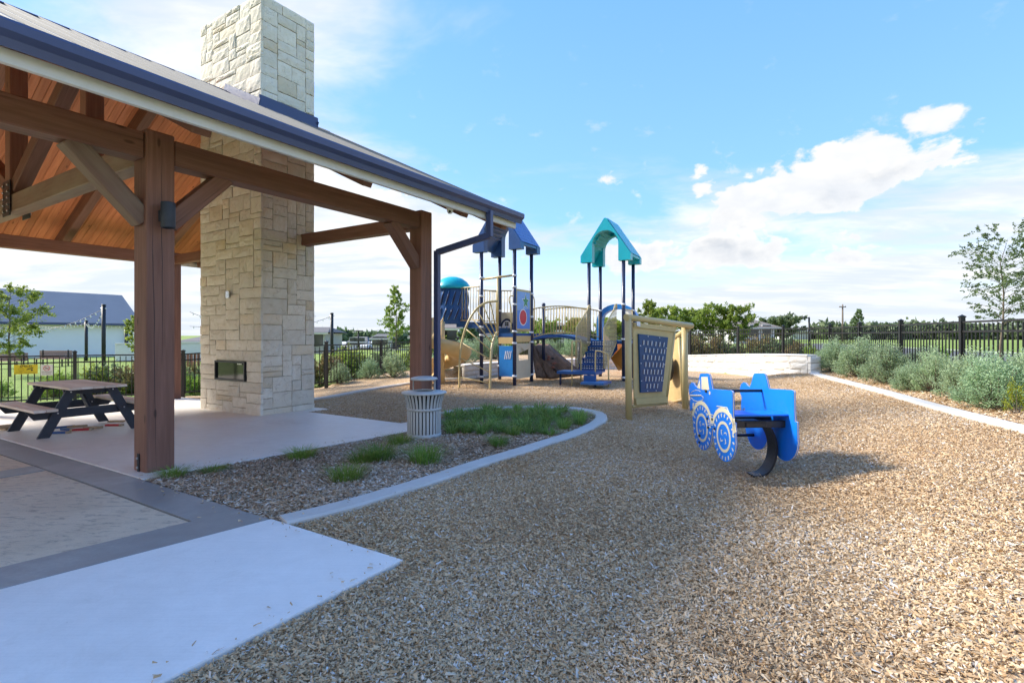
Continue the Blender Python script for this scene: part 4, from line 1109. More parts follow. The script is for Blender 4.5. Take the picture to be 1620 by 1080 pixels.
# ------------------------------------------------------------------ picnic table
def pic(a, b, z): x, y = W2(a, b); return Vector((x, y, z))
ta, tb0, tb1 = 3.50, 9.86, 11.66; tz = g(*W2(ta, (tb0+tb1)/2))+.032
tab = thing('picnic_table', 'picnic table with tan boards and dark A-frame legs', 'table', pic(ta, (tb0+tb1)/2, tz))
for i in range(5):
    a = ta-.372+i*.152+.076; MB().beam(pic(a, tb0, tz+.752), pic(a, tb1, tz+.752), .146, .038, Z_, .005).build('top_board', M['table_wood'], tab)
for s in (-1, 1):
    for i in range(2):
        a = ta+s*(.57+i*.146); MB().beam(pic(a, tb0, tz+.452), pic(a, tb1, tz+.452), .14, .038, Z_, .005).build('bench_board', M['table_wood'], tab)
for b in (tb0+.26, tb1-.26):
    for s in (-1, 1):
        p0 = pic(ta+s*.62, b, tz+.0); p1 = pic(ta+s*.27, b, tz+.73); d = (p1-p0).normalized()
        # feet cut level
        w2 = .075; ll = MB(); a0, a1 = ta+s*.62, ta+s*.25
        ll.prism([(a0-w2, 0), (a0+w2, 0), (a1+w2, .732), (a1-w2, .732)], pic(0, b-.02, tz), A_, Z_, B_*.04); lg = ll.build('leg', M['dark_frame'], tab, recalc=True)
        for (fa, hz) in ((.10, .08), (.5, .38), (.93, .69)):
            q = pic(a0+(a1-a0)*fa, b-.021, tz+hz); MB().tube([q, q-B_*.008], .011, 8).build('bolt', M['bolt_zinc'], tab) if hz > .1 else None
    o = MB(); o.prism([(ta-.80, .432), (ta+.80, .432), (ta+.70, .30), (ta-.70, .30)], pic(0, b+.022, tz), A_, Z_, B_*.04); o.build('bench_support', M['dark_frame'], tab, recalc=True)
    o = MB(); o.prism([(ta-.36, .732), (ta+.36, .732), (ta+.34, .645), (ta-.34, .645)], pic(0, b+.022, tz), A_, Z_, B_*.04); o.build('top_support', M['dark_frame'], tab, recalc=True)
for b, s in ((tb0+.30, 1), (tb1-.30, -1)):
    p0 = pic(ta, b, tz+.36); p1 = pic(ta, b+s*.50, tz+.72); MB().beam(p0, p1, .038, .085, B_, .003).build('brace', M['dark_frame'], tab)
# big toy blocks left lying by the table
def block(px, py, rz_, mat, label, dz=0, L=.27):
    q = gp(px, py, .035+dz); t_ = thing('game_block', label, 'block', q, rz_, 'giant stacking game blocks on the slab')
    mb = MB(); mb.box((0, 0, 0), (L, .085, .055), None, .006); link('block_body', mb.mesh('block_body'), M[mat], t_)
    en = MB(); en.box((L/2-.02, 0, 0), (.044, .0865, .0565), None, .005); link('block_end', en.mesh('block_end'), M['block_wood'], t_); return t_
block(131, 680, .35, 'block_red', 'red wooden game block nearest the table leg')
block(147, 677, .15, 'block_wood', 'bare wooden game block with a red edge behind the red one')
block(122, 675, .5, 'block_wood', 'bare wooden game block tucked under the table top')
block(181, 673, .1, 'block_red', 'red wooden game block beside the big post')
block(184, 667, .05, 'block_wood', 'bare wooden game block behind the red one by the post')
block(95, 685, .2, 'block_blue', 'blue wooden game block lying lowest of the pile')
block(108, 680, -.3, 'block_blue', 'blue wooden game block leaning across the pile')
block(103, 676, .8, 'block_blue', 'blue wooden game block at the back of the pile')
block(9, 676, .3, 'block_wood', 'bare wooden game block at the picture edge, lying flat'); block(3, 679, -.2, 'block_wood', 'bare wooden game block at the picture edge, front one'); block(10, 674, 1.0, 'block_wood', 'bare wooden game block on top of two others', .06)
# ------------------------------------------------------------------ plants
def leaf_quads(P, D, N, L, Wd, rs, vals):
    """rhombic leaves: base P, direction D, normal-ish N"""
    n = len(P); D = D/np.linalg.norm(D, axis=1, keepdims=True); Sd = np.cross(D, N); Sd /= np.linalg.norm(Sd, axis=1, keepdims=True)+1e-9
    up = np.cross(Sd, D)
    V = np.stack([P, P+D*L[:, None]*.45+Sd*Wd[:, None]*.5+up*L[:, None]*.06, P+D*L[:, None], P+D*L[:, None]*.45-Sd*Wd[:, None]*.5+up*L[:, None]*.06], 1).reshape(-1, 3)
    F = (np.arange(n)*4)[:, None]+np.array([[0, 1, 2, 3]])
    return V, F, np.repeat(vals, 4)
def rvec(rs, n): v = rs.normal(size=(n, 3)); return v/np.linalg.norm(v, axis=1, keepdims=True)
def shrub_mesh(seed, nstem, nleaf, ls, hgt=1.0, rad=.62, upright=.55):
    """unit shrub ~1 high: stems fanning out, small leaves clustered on their outer part"""
    rs = np.random.RandomState(seed); P = []; D = []; st = MB()
    for i in range(nstem):
        ph = rs.uniform(0, 2*np.pi); k = rs.uniform(0, 1)**.6; rr = rad*k; zz = hgt*math.sqrt(max(.02, 1-(k*.88)**2))*rs.uniform(.66, 1.16)*(1+.16*math.sin(3*ph+seed)*math.sin(2*ph+1.7*seed))
        if k > .8: zz = hgt*rs.uniform(.14, .5)
        tip = np.array([rr*np.cos(ph), rr*np.sin(ph), zz]); b0 = np.array([.06*np.cos(ph)*k, .06*np.sin(ph)*k, 0])
        mid = b0*.5+tip*.5+np.array([np.cos(ph), np.sin(ph), 0])*rr*.14
        if i % 4 == 0: st.tube([b0, mid, tip*.9], [.012, .008, .004], 5, False)
        m = max(4, int(nleaf/nstem*rs.uniform(.6, 1.4)))
        t = 1-rs.beta(1.1, 2.6, m)*.78
        q = ((1-t)**2)[:, None]*b0+(2*t*(1-t))[:, None]*mid+(t**2)[:, None]*tip
        q += rs.normal(size=(m, 3))*.034*(1.1-.4*t)[:, None]*(.6+rad)
        dirv = (tip-mid)/np.linalg.norm(tip-mid); P.append(q); D.append(np.tile(dirv, (m, 1))*.8+rvec(rs, m)*.75)
    P = np.concatenate(P); D = np.concatenate(D); n = len(P); P[:, 2] = np.maximum(P[:, 2], .02)
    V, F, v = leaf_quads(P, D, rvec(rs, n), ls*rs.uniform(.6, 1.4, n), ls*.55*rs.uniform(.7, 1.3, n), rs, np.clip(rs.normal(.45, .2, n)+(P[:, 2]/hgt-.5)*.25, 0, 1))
    return npmesh('foliage', V, F, v), st.mesh('stems')
def make_shrub(name, label, cat, mat, seed, nstem, nleaf, ls, group=None, **kw):
    r_ = thing(name, label, cat, (0, 0, 0), 0, group); f, s_ = shrub_mesh(seed, nstem, nleaf, ls, **kw)
    link('foliage', f, M[mat], r_); link('stems', s_, M['bark'], r_); return r_
def place(root, loc, rz_, sc, label=None, used=[set()]):
    if root.name not in used[0]:
        used[0].add(root.name); root.location = loc; root.rotation_euler = (0, 0, rz_); root.scale = sc if isinstance(sc, (tuple, list)) else (sc,)*3
        if label: root['label'] = label
        return root
    return dup(root, loc, rz_, sc, label)
GS = 'grey-green sage shrubs along the right-hand fence'
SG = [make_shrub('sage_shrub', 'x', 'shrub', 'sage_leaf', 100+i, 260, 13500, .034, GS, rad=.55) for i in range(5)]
right_sh = [(1303, 584, .66, 'green-grey shrub half hidden by the end of the limestone wall'), (1322, 588, .92, 'grey-green sage shrub just right of the limestone wall end'),
            (1357, 596, 1.02, 'tall silvery sage shrub, third from the limestone wall'), (1404, 606, .98, 'silvery sage shrub with ragged top, fourth from the wall'),
            (1440, 617, .62, 'low green sage shrub squeezed between two taller silvery ones'), (1481, 621, .80, 'green sage shrub in front of the second fence post from the right edge'),
            (1530, 634, .80, 'broad grey-green sage shrub right of the nearest fence post'), (1578, 646, .86, 'nearest big sage shrub behind the small yellow plant'),
            (1632, 645, .92, 'sage shrub cut off by the right edge of the picture'), (1462, 603, .74, 'sage shrub set back against the fence between two others')]
for i, (px, py, h_, lb) in enumerate(right_sh):
    Y = FPX*(CH-.47)/(py-HY); X = (px-CX)/FPX*Y; place(SG[i % 5], (X, Y, g(X, Y)-.02), i*1.7, (h_*(.92+.18*((i*7) % 5)/4), h_*(.92+.18*((i*3) % 5)/4), h_*(.80+.10*((i*11) % 4)/3)), lb)
GL = 'rounded grey-green shrubs in front of the left fence'
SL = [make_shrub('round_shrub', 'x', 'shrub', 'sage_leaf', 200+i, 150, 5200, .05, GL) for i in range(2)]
left_sh = [(488, 608, .60, 'round shrub half hidden behind the chimney'), (537, 607, .60, 'round silvery shrub between chimney and far post, first of three'), (584, 598, .60, 'round silvery shrub between chimney and far post, middle of three'),
           (621, 596, .72, 'largest round silvery shrub, left of the far pavilion post'), (668, 586, .70, 'round shrub mostly hidden behind the far pavilion post'), (693, 588, .6, 'round shrub glimpsed left of the slide'),
           (760, 576, .8, 'grey shrub behind the arched climber, left one'), (782, 575, .8, 'grey shrub behind the arched climber, right one'), (733, 578, .8, 'grey shrub seen above the spiral slide'), (868, 573, .7, 'dark shrub under the bridge'), (905, 572, .8, 'dark shrub behind the stair of the play structure')]
for i, (px, py, h_, lb) in enumerate(left_sh):
    Y = {760: 20.0, 782: 20.5, 733: 18.4, 868: 22.3, 905: 22.6}.get(px)
    if Y: X = (px-CX)/FPX*Y; q = (X, Y, g(X, Y))
    else: q = gp(px, py)
    place(SL[i % 2], (q[0], q[1], q[2]-.02), i*2.1, (h_*1.08, h_*1.08, h_), lb)
q = gp(1609, 655); yp = make_shrub('yellow_plant', 'small bright yellow-green plant at the foot of the right-hand shrubs', 'plant', 'yellow_plant', 300, 46, 900, .055, rad=.5)
place(yp, (q.x, q.y, q.z), 0, (.32, .32, .42))
# strap-leaved clumps and fine grass tufts
def blades(seed, n, h_, rad, wd, droop, mat, name='blades', spread=.05):
    rs = np.random.RandomState(seed); V = []; F = []; vals = []
    for i in range(n):
        ph = rs.uniform(0, 2*np.pi); r0 = spread*math.sqrt(rs.rand()); L = h_*rs.uniform(.55, 1.15); out = rad*rs.uniform(.2, 1.1); dv = np.array([np.cos(ph+rs.normal()*.4), np.sin(ph+rs.normal()*.4), 0])
        b0 = np.array([r0*np.cos(ph), r0*np.sin(ph), 0]); sd = np.array([-dv[1], dv[0], 0])*wd*.5; o = len(V); val = np.clip(rs.normal(.45, .25), 0, 1)
        for k, t in enumerate((0, .35, .7, 1.0)):
            c = b0+dv*out*t**1.5+np.array([0, 0, L*(t-droop*t**2.4)]); ww = (1, .95, .7, .08)[k]
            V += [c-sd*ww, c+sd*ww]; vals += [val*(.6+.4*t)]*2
        F += [(o+2*k, o+2*k+1, o+2*k+3, o+2*k+2) for k in range(3)]
    me = npmesh(name, np.array(V), np.array(F), np.array(vals)); me.materials.append(M[mat]); return me
GT = 'strap-leaved clumps at the tip of the planting bed'
ST = []
for i in range(4):
    r_ = thing('strap_leaf_clump', 'dark green strap-leaved clump in the patch at the rounded tip of the bed', 'plant', (0, 0, 0), 0, GT)
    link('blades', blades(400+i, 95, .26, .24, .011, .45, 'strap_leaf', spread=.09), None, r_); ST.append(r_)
rs = random.Random(12); spots = []; poly_ = [(704, 688), (706, 652), (745, 648), (800, 648), (870, 650), (915, 655), (930, 664), (915, 680), (870, 690), (800, 692), (750, 690)]
tries = 0
while len(spots) < 60 and tries < 6000:
    tries += 1; px, py = rs.uniform(702, 932), rs.uniform(646, 691)
    if not in_poly(np.array([px]), np.array([py]), poly_)[0]: continue
    q = gp(px, py)
    if all((q.x-s_[0])**2+(q.y-s_[1])**2 > .23**2 for s_ in spots) and seg_dist(np.array([q.x]), np.array([q.y]), [(v.x, v.y) for v in isl])[0] > .2: spots.append((q.x, q.y, q.z))
ORD = 'first second third fourth fifth sixth seventh eighth ninth tenth eleventh twelfth thirteenth fourteenth fifteenth sixteenth seventeenth eighteenth nineteenth twentieth'.split()+['twenty-'+q for q in 'first second third fourth fifth sixth seventh eighth ninth'.split()]
spots.sort(key=lambda q: q[1]); third = (len(spots)+2)//3
for rowi, row in enumerate(('front', 'middle', 'back')):
    for i, q in enumerate(sorted(spots[rowi*third:(rowi+1)*third], key=lambda q: q[0]/q[1])):
        place(ST[(i+rowi) % 4], (q[0], q[1], q[2]), rs.uniform(0, 6), (rs.uniform(.85, 1.25), rs.uniform(.85, 1.25), rs.uniform(.8, 1.4)), f'green strap-leaved clump, {ORD[i]} from the left in the {row} row of the patch')
GF = 'light green fine grass tufts in the mulch bed'
FG = []
for i in range(2):
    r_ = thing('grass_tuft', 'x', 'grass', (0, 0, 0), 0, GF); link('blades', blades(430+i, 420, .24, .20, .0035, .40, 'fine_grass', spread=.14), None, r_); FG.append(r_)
for px, py, sc, lb in ((275, 756, (.7, .7, .55), 'low fine grass tuft at the foot of the nearest post'), (338, 748, (.75, .6, .35), 'flat patch of fine grass right of the nearest post'), (477, 726, (1.0, .8, .75), 'fine grass tuft at the slab edge, left of the others'),
                       (548, 762, (.95, .8, .9), 'lone bright grass tuft nearest the kerb'), (600, 728, (1.3, 1.0, 1.05), 'wide fine grass tuft left of the litter bin'), (575, 733, (.9, .7, .8), 'fine grass tuft in front of the slab, beside the wide one'),
                       (632, 704, (1.0, .8, .8), 'grass tuft against the left side of the litter bin'), (672, 734, (1.15, 1.0, 1.2), 'tall feathery grass tuft in front of the litter bin'), (788, 706, (.9, .7, .75), 'fine grass tuft between the bin and the kerb')):
    q = gp(px, py); place(FG[hash(px) % 2], (q.x, q.y, q.z+.01), px*.7, tuple(1.2*q_ for q_ in sc), lb)
# ------------------------------------------------------------------ trees
def tree(name, label, loc, h_, cr, base, nleaf, ls, mat, seed, tr=.06, group=None, lean=0, prof='oval', up=.7, twig=.55, limbs=30, clump=.10):
    rs = np.random.RandomState(seed); root = thing(name, label, 'tree', loc, 0, group); tb = MB(); P = []; D = []
    tp = [Vector((lean*t*t*h_+rs.normal()*.02*h_*t, rs.normal()*.02*h_*t, h_*t)) for t in (0, .2, .4, .6, .8, .97)]
    tb.tube(tp, [tr, tr*.85, tr*.68, tr*.5, tr*.3, tr*.08], 7, False)
    def tpos(t): i = min(4, int(t/.97*5)); f = t/.97*5-i; return tp[i].lerp(tp[i+1], min(1, f))
    for i in range(limbs):
        t = base+(0.97-base)*((i+rs.rand())/limbs); u = (t-base)/(1-base)
        pr = {'oval': math.sin(math.pi*min(1, .12+u*.86))**.7, 'cone': (1-u)**.8+.08, 'vase': .35+.65*math.sin(math.pi*(.1+.75*u))}[prof]
        L = cr*pr*rs.uniform(.65, 1.15); ph = i*2.4+rs.uniform(-.5, .5); el_ = up*rs.uniform(.5, 1.3)
        p0 = np.array(tpos(t)); dv = np.array([math.cos(ph)*math.cos(el_), math.sin(ph)*math.cos(el_), math.sin(el_)])
        p1 = p0+dv*L*.55; p2 = p1+(dv*np.array([1.1, 1.1, .55]))*L*.5
        tb.tube([p0, p1, p2], [tr*.28*(1.1-u), tr*.17*(1.1-u), tr*.05], 5, False)
        m = int(nleaf/limbs*(pr*1.25+.1)); nt = max(3, int(m/26)); per = max(3, m//nt)
        for k in range(nt):
            s = rs.uniform(.25, 1.0); c0 = (p0*(1-s)**2+2*s*(1-s)*p1+s*s*p2); tv = rvec(rs, 1)[0]*.8+dv; tv /= np.linalg.norm(tv); tl = L*twig*rs.uniform(.25, .9)*(1.15-s*.5)
            tt = rs.beta(1.6, 1.1, per); q = c0+tv*tl*tt[:, None]+rs.normal(size=(per, 3))*clump*cr*.5
            P.append(q); D.append(tv*.5+rvec(rs, per)*.8)
            if k % 3 == 0: tb.tube([c0, c0+tv*tl*.8], [tr*.05, tr*.02], 4, False)
    P = np.concatenate(P); D = np.concatenate(D); n = len(P)
    V, F, v = leaf_quads(P, D, rvec(rs, n), ls*rs.uniform(.6, 1.4, n), ls*.6*rs.uniform(.7, 1.3, n), rs, np.clip(rs.normal(.45, .22, n), 0, 1))
    link('trunk', tb.mesh('trunk'), M['bark'], root); link('crown', npmesh('crown', V, F, v), M[mat], root); return root
def tz_(x, y): return g(x, y)-.1
def tree_at(px, top, Y, wpx, **kw):
    X = (px-CX)/FPX*Y; z0 = tz_(X, Y); h_ = CH+(HY-top)/FPX*Y-z0; cr = wpx/2/FPX*Y
    return tree(kw.pop('name', 'young_tree'), kw.pop('label'), (X, Y, z0), h_, cr, **kw)
tree_at(1582, 372, 13.5, 104, label='slender young elm with arching twigs beyond the right-hand fence', base=.34, nleaf=6200, ls=.052, mat='elm_leaf', seed=1, tr=.032, lean=-.01, prof='vase', up=.6, limbs=58, clump=.018, twig=.95)
tree_at(1648, 430, 15.0, 90, label='second young elm at the right picture edge', base=.4, nleaf=4000, ls=.06, mat='elm_leaf', seed=2, tr=.035, prof='vase', up=.5, clump=.03, limbs=40, twig=.75)
tree_at(627, 452, 31, 62, label='young airy tree left of the far pavilion post', base=.28, nleaf=6000, ls=.10, mat='tree_leaf', seed=3, tr=.05, prof='cone', up=.75, limbs=52, clump=.035, twig=.7)
tree_at(16, 452, 24, 92, label='leafy green tree at the left picture edge in front of the white building', base=.22, nleaf=9500, ls=.09, mat='tree_leaf', seed=4, tr=.05, prof='oval', up=.4, clump=.05, limbs=46, twig=.7)
tree_at(214, 500, 30, 34, label='small green tree at the right end of the white building', base=.2, nleaf=2000, ls=.12, mat='tree_leaf', seed=5, tr=.05)
GB = 'bushy green trees beyond the back fence'
for i, (px, top, Y, wp_, lb, mt) in enumerate(((1026, 476, 37, 56, 'spiky topped green tree above the tan climbing panel', 'tree_leaf'), (1052, 488, 40, 60, 'green tree just right of the spiky topped one', 'tree_leaf'), (1092, 494, 40, 64, 'bushy green tree behind the end of the tan pipe frame', 'tree_leaf'), (1128, 484, 39, 62, 'bushy green tree in the middle of the back row', 'tree_leaf'),
                                (1166, 488, 38, 62, 'yellow-green tree at the right end of the back row', 'tree_leaf'), (915, 506, 36, 46, 'green tree seen behind the bridge railing', 'tree_leaf'), (860, 515, 40, 60, 'low green tree behind the bridge, left one', 'tree_leaf'), (965, 508, 40, 50, 'green tree seen through the blue slide hood', 'tree_leaf'),
                                (742, 520, 33, 34, 'narrow olive tree behind the spiral slide', 'elm_leaf'), (1236, 508, 95, 62, 'dark rounded oak right of the grey roofed house', 'dark_leaf'), (1358, 488, 55, 26, 'small pointed tree right of the utility pole', 'elm_leaf'))):
    tree_at(px, top, Y, wp_, label=lb, base=.14 if Y < 80 else .1, nleaf=5200, ls=.15 if Y < 60 else .5, mat=mt, seed=20+i, tr=.06 if Y < 60 else .3, up=.6, limbs=44, clump=.07, prof='cone' if px in (1358, 1026) else 'oval', group=GB)
# far wood on the horizon reads as one mass
def treeline(name, label, spans, seed, Y, dy=18, ls=1.4, n=9000):
    rs = np.random.RandomState(seed); P = []
    for (p0, p1, top) in spans:
        k = max(4, int((p1-p0)/9))
        for i in range(k):
            px = p0+(p1-p0)*(i+rs.rand())/k; y = Y+rs.uniform(0, dy); X = (px-CX)/FPX*y; hz = CH+(HY-top)/FPX*y*rs.uniform(.75, 1.1); cr = hz*rs.uniform(.45, .7)
            m = n//40; v = rvec(rs, m)*(rs.rand(m)**.35)[:, None]; lump = 1+.25*np.sin(v[:, 0:1]*5+i)*np.cos(v[:, 1:2]*4)
            P.append(np.array([X, y, hz*.52])+v*lump*np.array([cr, cr, hz*.5]))
    P = np.concatenate(P); m = len(P)
    V, F, val = leaf_quads(P, rvec(rs, m), rvec(rs, m), ls*rs.uniform(.5, 1.4, m), ls*.8*rs.uniform(.6, 1.2, m), rs, np.clip(rs.normal(.45, .25, m), 0, 1))
    return tag(link(name, npmesh(name, V, F, val), M['dark_leaf']), label, 'treeline', kind='stuff')
treeline('far_treeline', 'dark wood on the horizon to the right', [(1285, 1345, 511), (1340, 1425, 513), (1420, 1480, 509), (1480, 1640, 513)], 1, 120)
treeline('mid_treeline', 'green trees on the horizon beyond the houses', [(495, 560, 524), (560, 690, 528), (690, 1000, 527)], 2, 110, ls=1.2)
# shrubs outside the fence
GR = 'mixed red and green shrubs outside the fence'
SO = [make_shrub('border_shrub', 'x', 'shrub', mt, 500+i, 70, 1700, .085, GR) for i, mt in enumerate(('red_shrub', 'dark_leaf', 'fine_grass', 'tree_leaf'))]
rs = random.Random(4)
def border(p0, p1, n, names, wid, hr, lb):
    pts_ = []
    for i in range(n):
        t = (i+.5)/n; x = p0[0]+(p1[0]-p0[0])*t+rs.uniform(-wid, wid); y = p0[1]+(p1[1]-p0[1])*t+rs.uniform(-wid, wid); k = rs.choice(names); s = rs.uniform(*hr); pts_.append((x/y, x, y, k, s))
    for i, (_, x, y, k, s) in enumerate(sorted(pts_)): place(SO[k], (x, y, g(x, y)-.12), rs.uniform(0, 6), (s*1.15, s*1.15, s), f'{lb}, {ORD[i]} from the left')
border((-13.2, 17.4), (-10.2, 18.2), 9, (0, 0, 1, 3), .6, (.75, 1.05), 'border shrub behind the left fence before the white building')
border((-15.5, 14.6), (-12.8, 16.6), 9, (2, 3, 2), .6, (.35, .7), 'low green border plant beyond the fence signs')
border((-10.6, 16.6), (-8.8, 17.2), 4, (3, 2), .3, (.5, .8), 'bright green border plant seen between back post and chimney')
border((-6.6, 17.3), (-3.4, 24.0), 12, (0, 1, 3, 3), .7, (.7, 1.2), 'border shrub behind the fence between chimney and far post')
border((-2.6, 26), (3.5, 26.8), 12, (1, 3, 0, 1), .6, (.6, 1.0), 'border shrub beyond the fence behind the play structure')
border((4.0, 26.2), (12.2, 23.0), 24, (0, 1, 0, 1, 2), .6, (.6, 1.0), 'border shrub beyond the fence above the limestone wall')
border((11.6, 22.5), (12.4, 15.5), 12, (0, 1, 2), .6, (.4, .75), 'low border shrub beyond the right-hand fence')
# ------------------------------------------------------------------ spring rider shaped like a truck
RF = Vector((-.05, .99875, 0)); RR = Vector((.99875, .05, 0))       # forward (away), right
RO = Vector((2.184, 5.42, 0)); SEP = .63
rb = RO+RR*SEP/2+RF*.2; rb.z = g(rb.x, rb.y)
rider = thing('spring_rider', 'blue truck shaped spring rider on a black curved leaf spring', 'spring rider', rb)
def cv(zx, zy, ox=1085, oy=580, sc=6.753):
    k = (ox+zx/sc-CX)/FPX; py = oy+zy/sc
    t = (k*RO.y-RO.x)/(.05+.99875*k); return (-t, CH-(py-HY)/FPX*(RO.y-.99875*t))
def ell(c, r, a0, a1, n): return [(c[0]+r*math.cos(a0+(a1-a0)*i/n), c[1]+r*math.sin(a0+(a1-a0)*i/n)) for i in range(n+1)]
WR = (0.0, .472); WF = (.545, .472); RWh = .250
PIh = math.pi
top = [cv(*q) for q in ((45, 470), (42, 420), (48, 330), (36, 290), (33, 235), (42, 190), (62, 168), (80, 174), (92, 200), (118, 222), (133, 165), (150, 80), (160, 72), (232, 70), (246, 80), (262, 150), (278, 236), (380, 244), (468, 250), (488, 258), (495, 275), (497, 380), (498, 470))]
zbot = .50
outl = top+[(-.20, .66), (-.24, .655), (-.245, .47)]
outl += ell(WR, RWh, PIh+.0, 2*PIh-.02, 22)[0:]             # rear wheel, hanging below
outl += [(.262, .52), (.283, .52)]
outl += ell(WF, RWh, PIh+.02, 2*PIh-.25, 22)
outl += [(.815, .56), (.805, .66)]
# drop points that fold back
# left plate lies on the line through RO; graphics on its outer (-RR) face
def plate(y0, name, label=None):
    mb = MB(); o = RO+RR*y0
    mb.prism(outl, o, RF, Z_, RR*.0065); p = mb.build(name, M['rider_blue'], rider, recalc=True)
    if label: p['label'] = label
    MB().prism(outl, o+RR*.0066, RF, Z_, RR*.0088).build('core_layer', M['rider_cream'], p, recalc=True)
    MB().prism(outl, o+RR*.0155, RF, Z_, RR*.0065).build('inner_layer', M['rider_blue'], p, recalc=True)
    return p
pl0 = plate(0, 'side_plate', 'blue truck side plate with cream wheels and window'); pl1 = plate(SEP, 'side_plate', 'plain blue truck side plate')
def deco(poly, name, mat='rider_cream', h=.0025, parent=None, o=None):
    mb = MB(); mb.prism(poly, RO-RR*.0005, RF, Z_, -RR*h); return mb.build(name, M[mat], parent or pl0, recalc=True)
deco([cv(*q) for q in ((168, 108), (234, 108), (252, 248), (170, 242))], 'window_inlay')
deco([cv(*q) for q in ((152, 135), (158, 238), (122, 222))], 'quarter_window_inlay')
def ringdeco(c, r0, r1, name, a0=0, a1=2*PIh, n=32, mat='rider_cream', h=.0025):
    mb = MB(); O = ell(c, r1, a0, a1, n)[:-1] if a1-a0 > 6.2 else ell(c, r1, a0, a1, n); I = ell(c, r0, a0, a1, n)[:-1] if a1-a0 > 6.2 else ell(c, r0, a0, a1, n)
    if a1-a0 > 6.2: mb.ring(O, I, RO-RR*.0005, RF, Z_, -RR*h)
    else: mb.prism(O+I[::-1], RO-RR*.0005, RF, Z_, -RR*h)
    return mb.build(name, M[mat], pl0, recalc=True)
for c in (WR, WF):
    fd = ringdeco(c, RWh+.004, RWh+.052, 'fender_inlay', .35, PIh-.35, 12)
    ringdeco(c, .130, .160, 'wheel_ring_inlay')
    n = 20
    for k in range(n):
        a = 2*PIh*k/n+.1
        q = [(c[0]+r_*math.cos(a+da), c[1]+r_*math.sin(a+da)) for r_, da in ((.198, -.035), (.208, .045), (.222, .03), (.236, .07), (.240, -.01), (.222, -.05))]
        deco(q, 'tread_inlay')
    for k in range(4):
        a = PIh/2*k+.3; q = [(c[0]+r_*math.cos(a+da), c[1]+r_*math.sin(a+da)) for r_, da in ((.03, 0), (.055, .1), (.085, .5), (.075, .95), (.068, .55), (.045, .25))]
        deco(q, 'hub_swirl_inlay')
def strip(pts, wd, name):
    mb = MB(); pts = [RO+RF*x+Z_*z-RR*.002 for x, z in pts]; mb.tube(pts, wd/2, 6); return mb.build(name, M['rider_cream'], pl0)
strip([cv(100, 393), cv(178, 402)], .010, 'trim_line'); strip([cv(332, 420), cv(442, 437), cv(468, 500), cv(492, 515)], .010, 'trim_line')
strip([cv(218, 500), cv(296, 516)], .010, 'trim_line'); strip([cv(240, 590), cv(296, 606)], .010, 'trim_line'); strip([cv(242, 612), cv(296, 622)], .010, 'trim_line')
strip([cv(q, 300+16*math.sin((q-50)/25)) if 0 else cv(q, 310-7*(i % 2)) for i, q in enumerate(range(48, 172, 10))], .016, 'teeth_line')
strip([cv(*q) for q in ((50, 285), (75, 262), (110, 250), (140, 252), (160, 265))], .007, 'mouth_line'); strip([cv(*q) for q in ((60, 330), (90, 360), (130, 372), (165, 360), (185, 355), (188, 325), (170, 310))], .007, 'mouth_line')
deco(ell(cv(256, 280), .020, 0, 2*PIh, 10)[:-1], 'door_handle_inlay')
deco([(-.195, .69), (-.244, .70), (-.246, .56), (-.20, .52)], 'bumper_inlay'); deco([(.77, .72), (.806, .72), (.80, .60), (.785, .585)], 'bumper_inlay')
for q in (cv(232, 552), cv(287, 560), cv(242, 648), cv(312, 660), cv(148, 805)):
    p = RO+RF*q[0]+Z_*q[1]; MB().tube([p, p-RR*.012], .013, 8).build('bolt', M['print_black'], pl0)
# seat, seat back bar, frame, bars
def across(s0, z0, s1, z1, th, mat, name, inset=.022):
    mb = MB(); p0 = RO+RF*((s0+s1)/2)+Z_*((z0+z1)/2); dv = (RF*(s1-s0)+Z_*(z1-z0)); L = dv.length; dv.normalize()
    mb.box(p0+RR*(SEP+.022)/2, (SEP-.024, L, th), Matrix((RR, dv, RR.cross(dv))).transposed(), .006); return mb.build(name, M[mat], rider)
across(-.10, .705, .22, .705, .020, 'rider_blue', 'seat')
fm = MB()
for s in (-.02, .25): p = RO+RF*s+Z_*.605; fm.beam(p+RR*.024, p+RR*(SEP-.002), .055, .07, Z_, .004)
fm.beam(RO+RR*SEP/2+RF*-.06+Z_*.60, RO+RR*SEP/2+RF*.31+Z_*.60, .22, .05, Z_, .004)
fm.build('seat_frame', M['black_steel'], rider)
for s, z, nm in ((.42, .90, 'hand_bar'), (.60, .37, 'foot_bar')):
    p = RO+RF*s+Z_*z; MB().tube([p-RR*.015, p+RR*(SEP+.035)], .0165, 10).build(nm, M['black_steel'], rider)
# C-shaped leaf spring
sp = MB(); c0 = RO+RR*(SEP/2)+RF*.12; prof = []
for i in range(25):
    a = PIh*(.5-1.0*i/24); prof.append((.075+.195*math.cos(a), .305+.285*math.sin(a)))
pts = [(-.05, .59)]+prof+[(.03, .02)]
V = []; F = []; hw = .085
for i, (u, z) in enumerate(pts):
    a = pts[max(0, i-1)]; b = pts[min(len(pts)-1, i+1)]; tx, tz2 = b[0]-a[0], b[1]-a[1]; l_ = math.hypot(tx, tz2); nx, nz = tz2/l_*.011, -tx/l_*.011
    for s, sg in ((-1, -1), (1, -1), (1, 1), (-1, 1)):
        V.append(c0+RR*(u+sg*nx)+RF*(s*hw)+Z_*(z+sg*nz+rb.z))
    if i:
        for k in range(4): F.append(((i-1)*4+k, (i-1)*4+(k+1) % 4, i*4+(k+1) % 4, i*4+k))
F += [(0, 1, 2, 3), tuple(len(V)-4+k for k in (3, 2, 1, 0))]
sp.add(V, F, smooth=False); sp.build('leaf_spring', M['black_steel'], rider, recalc=True)
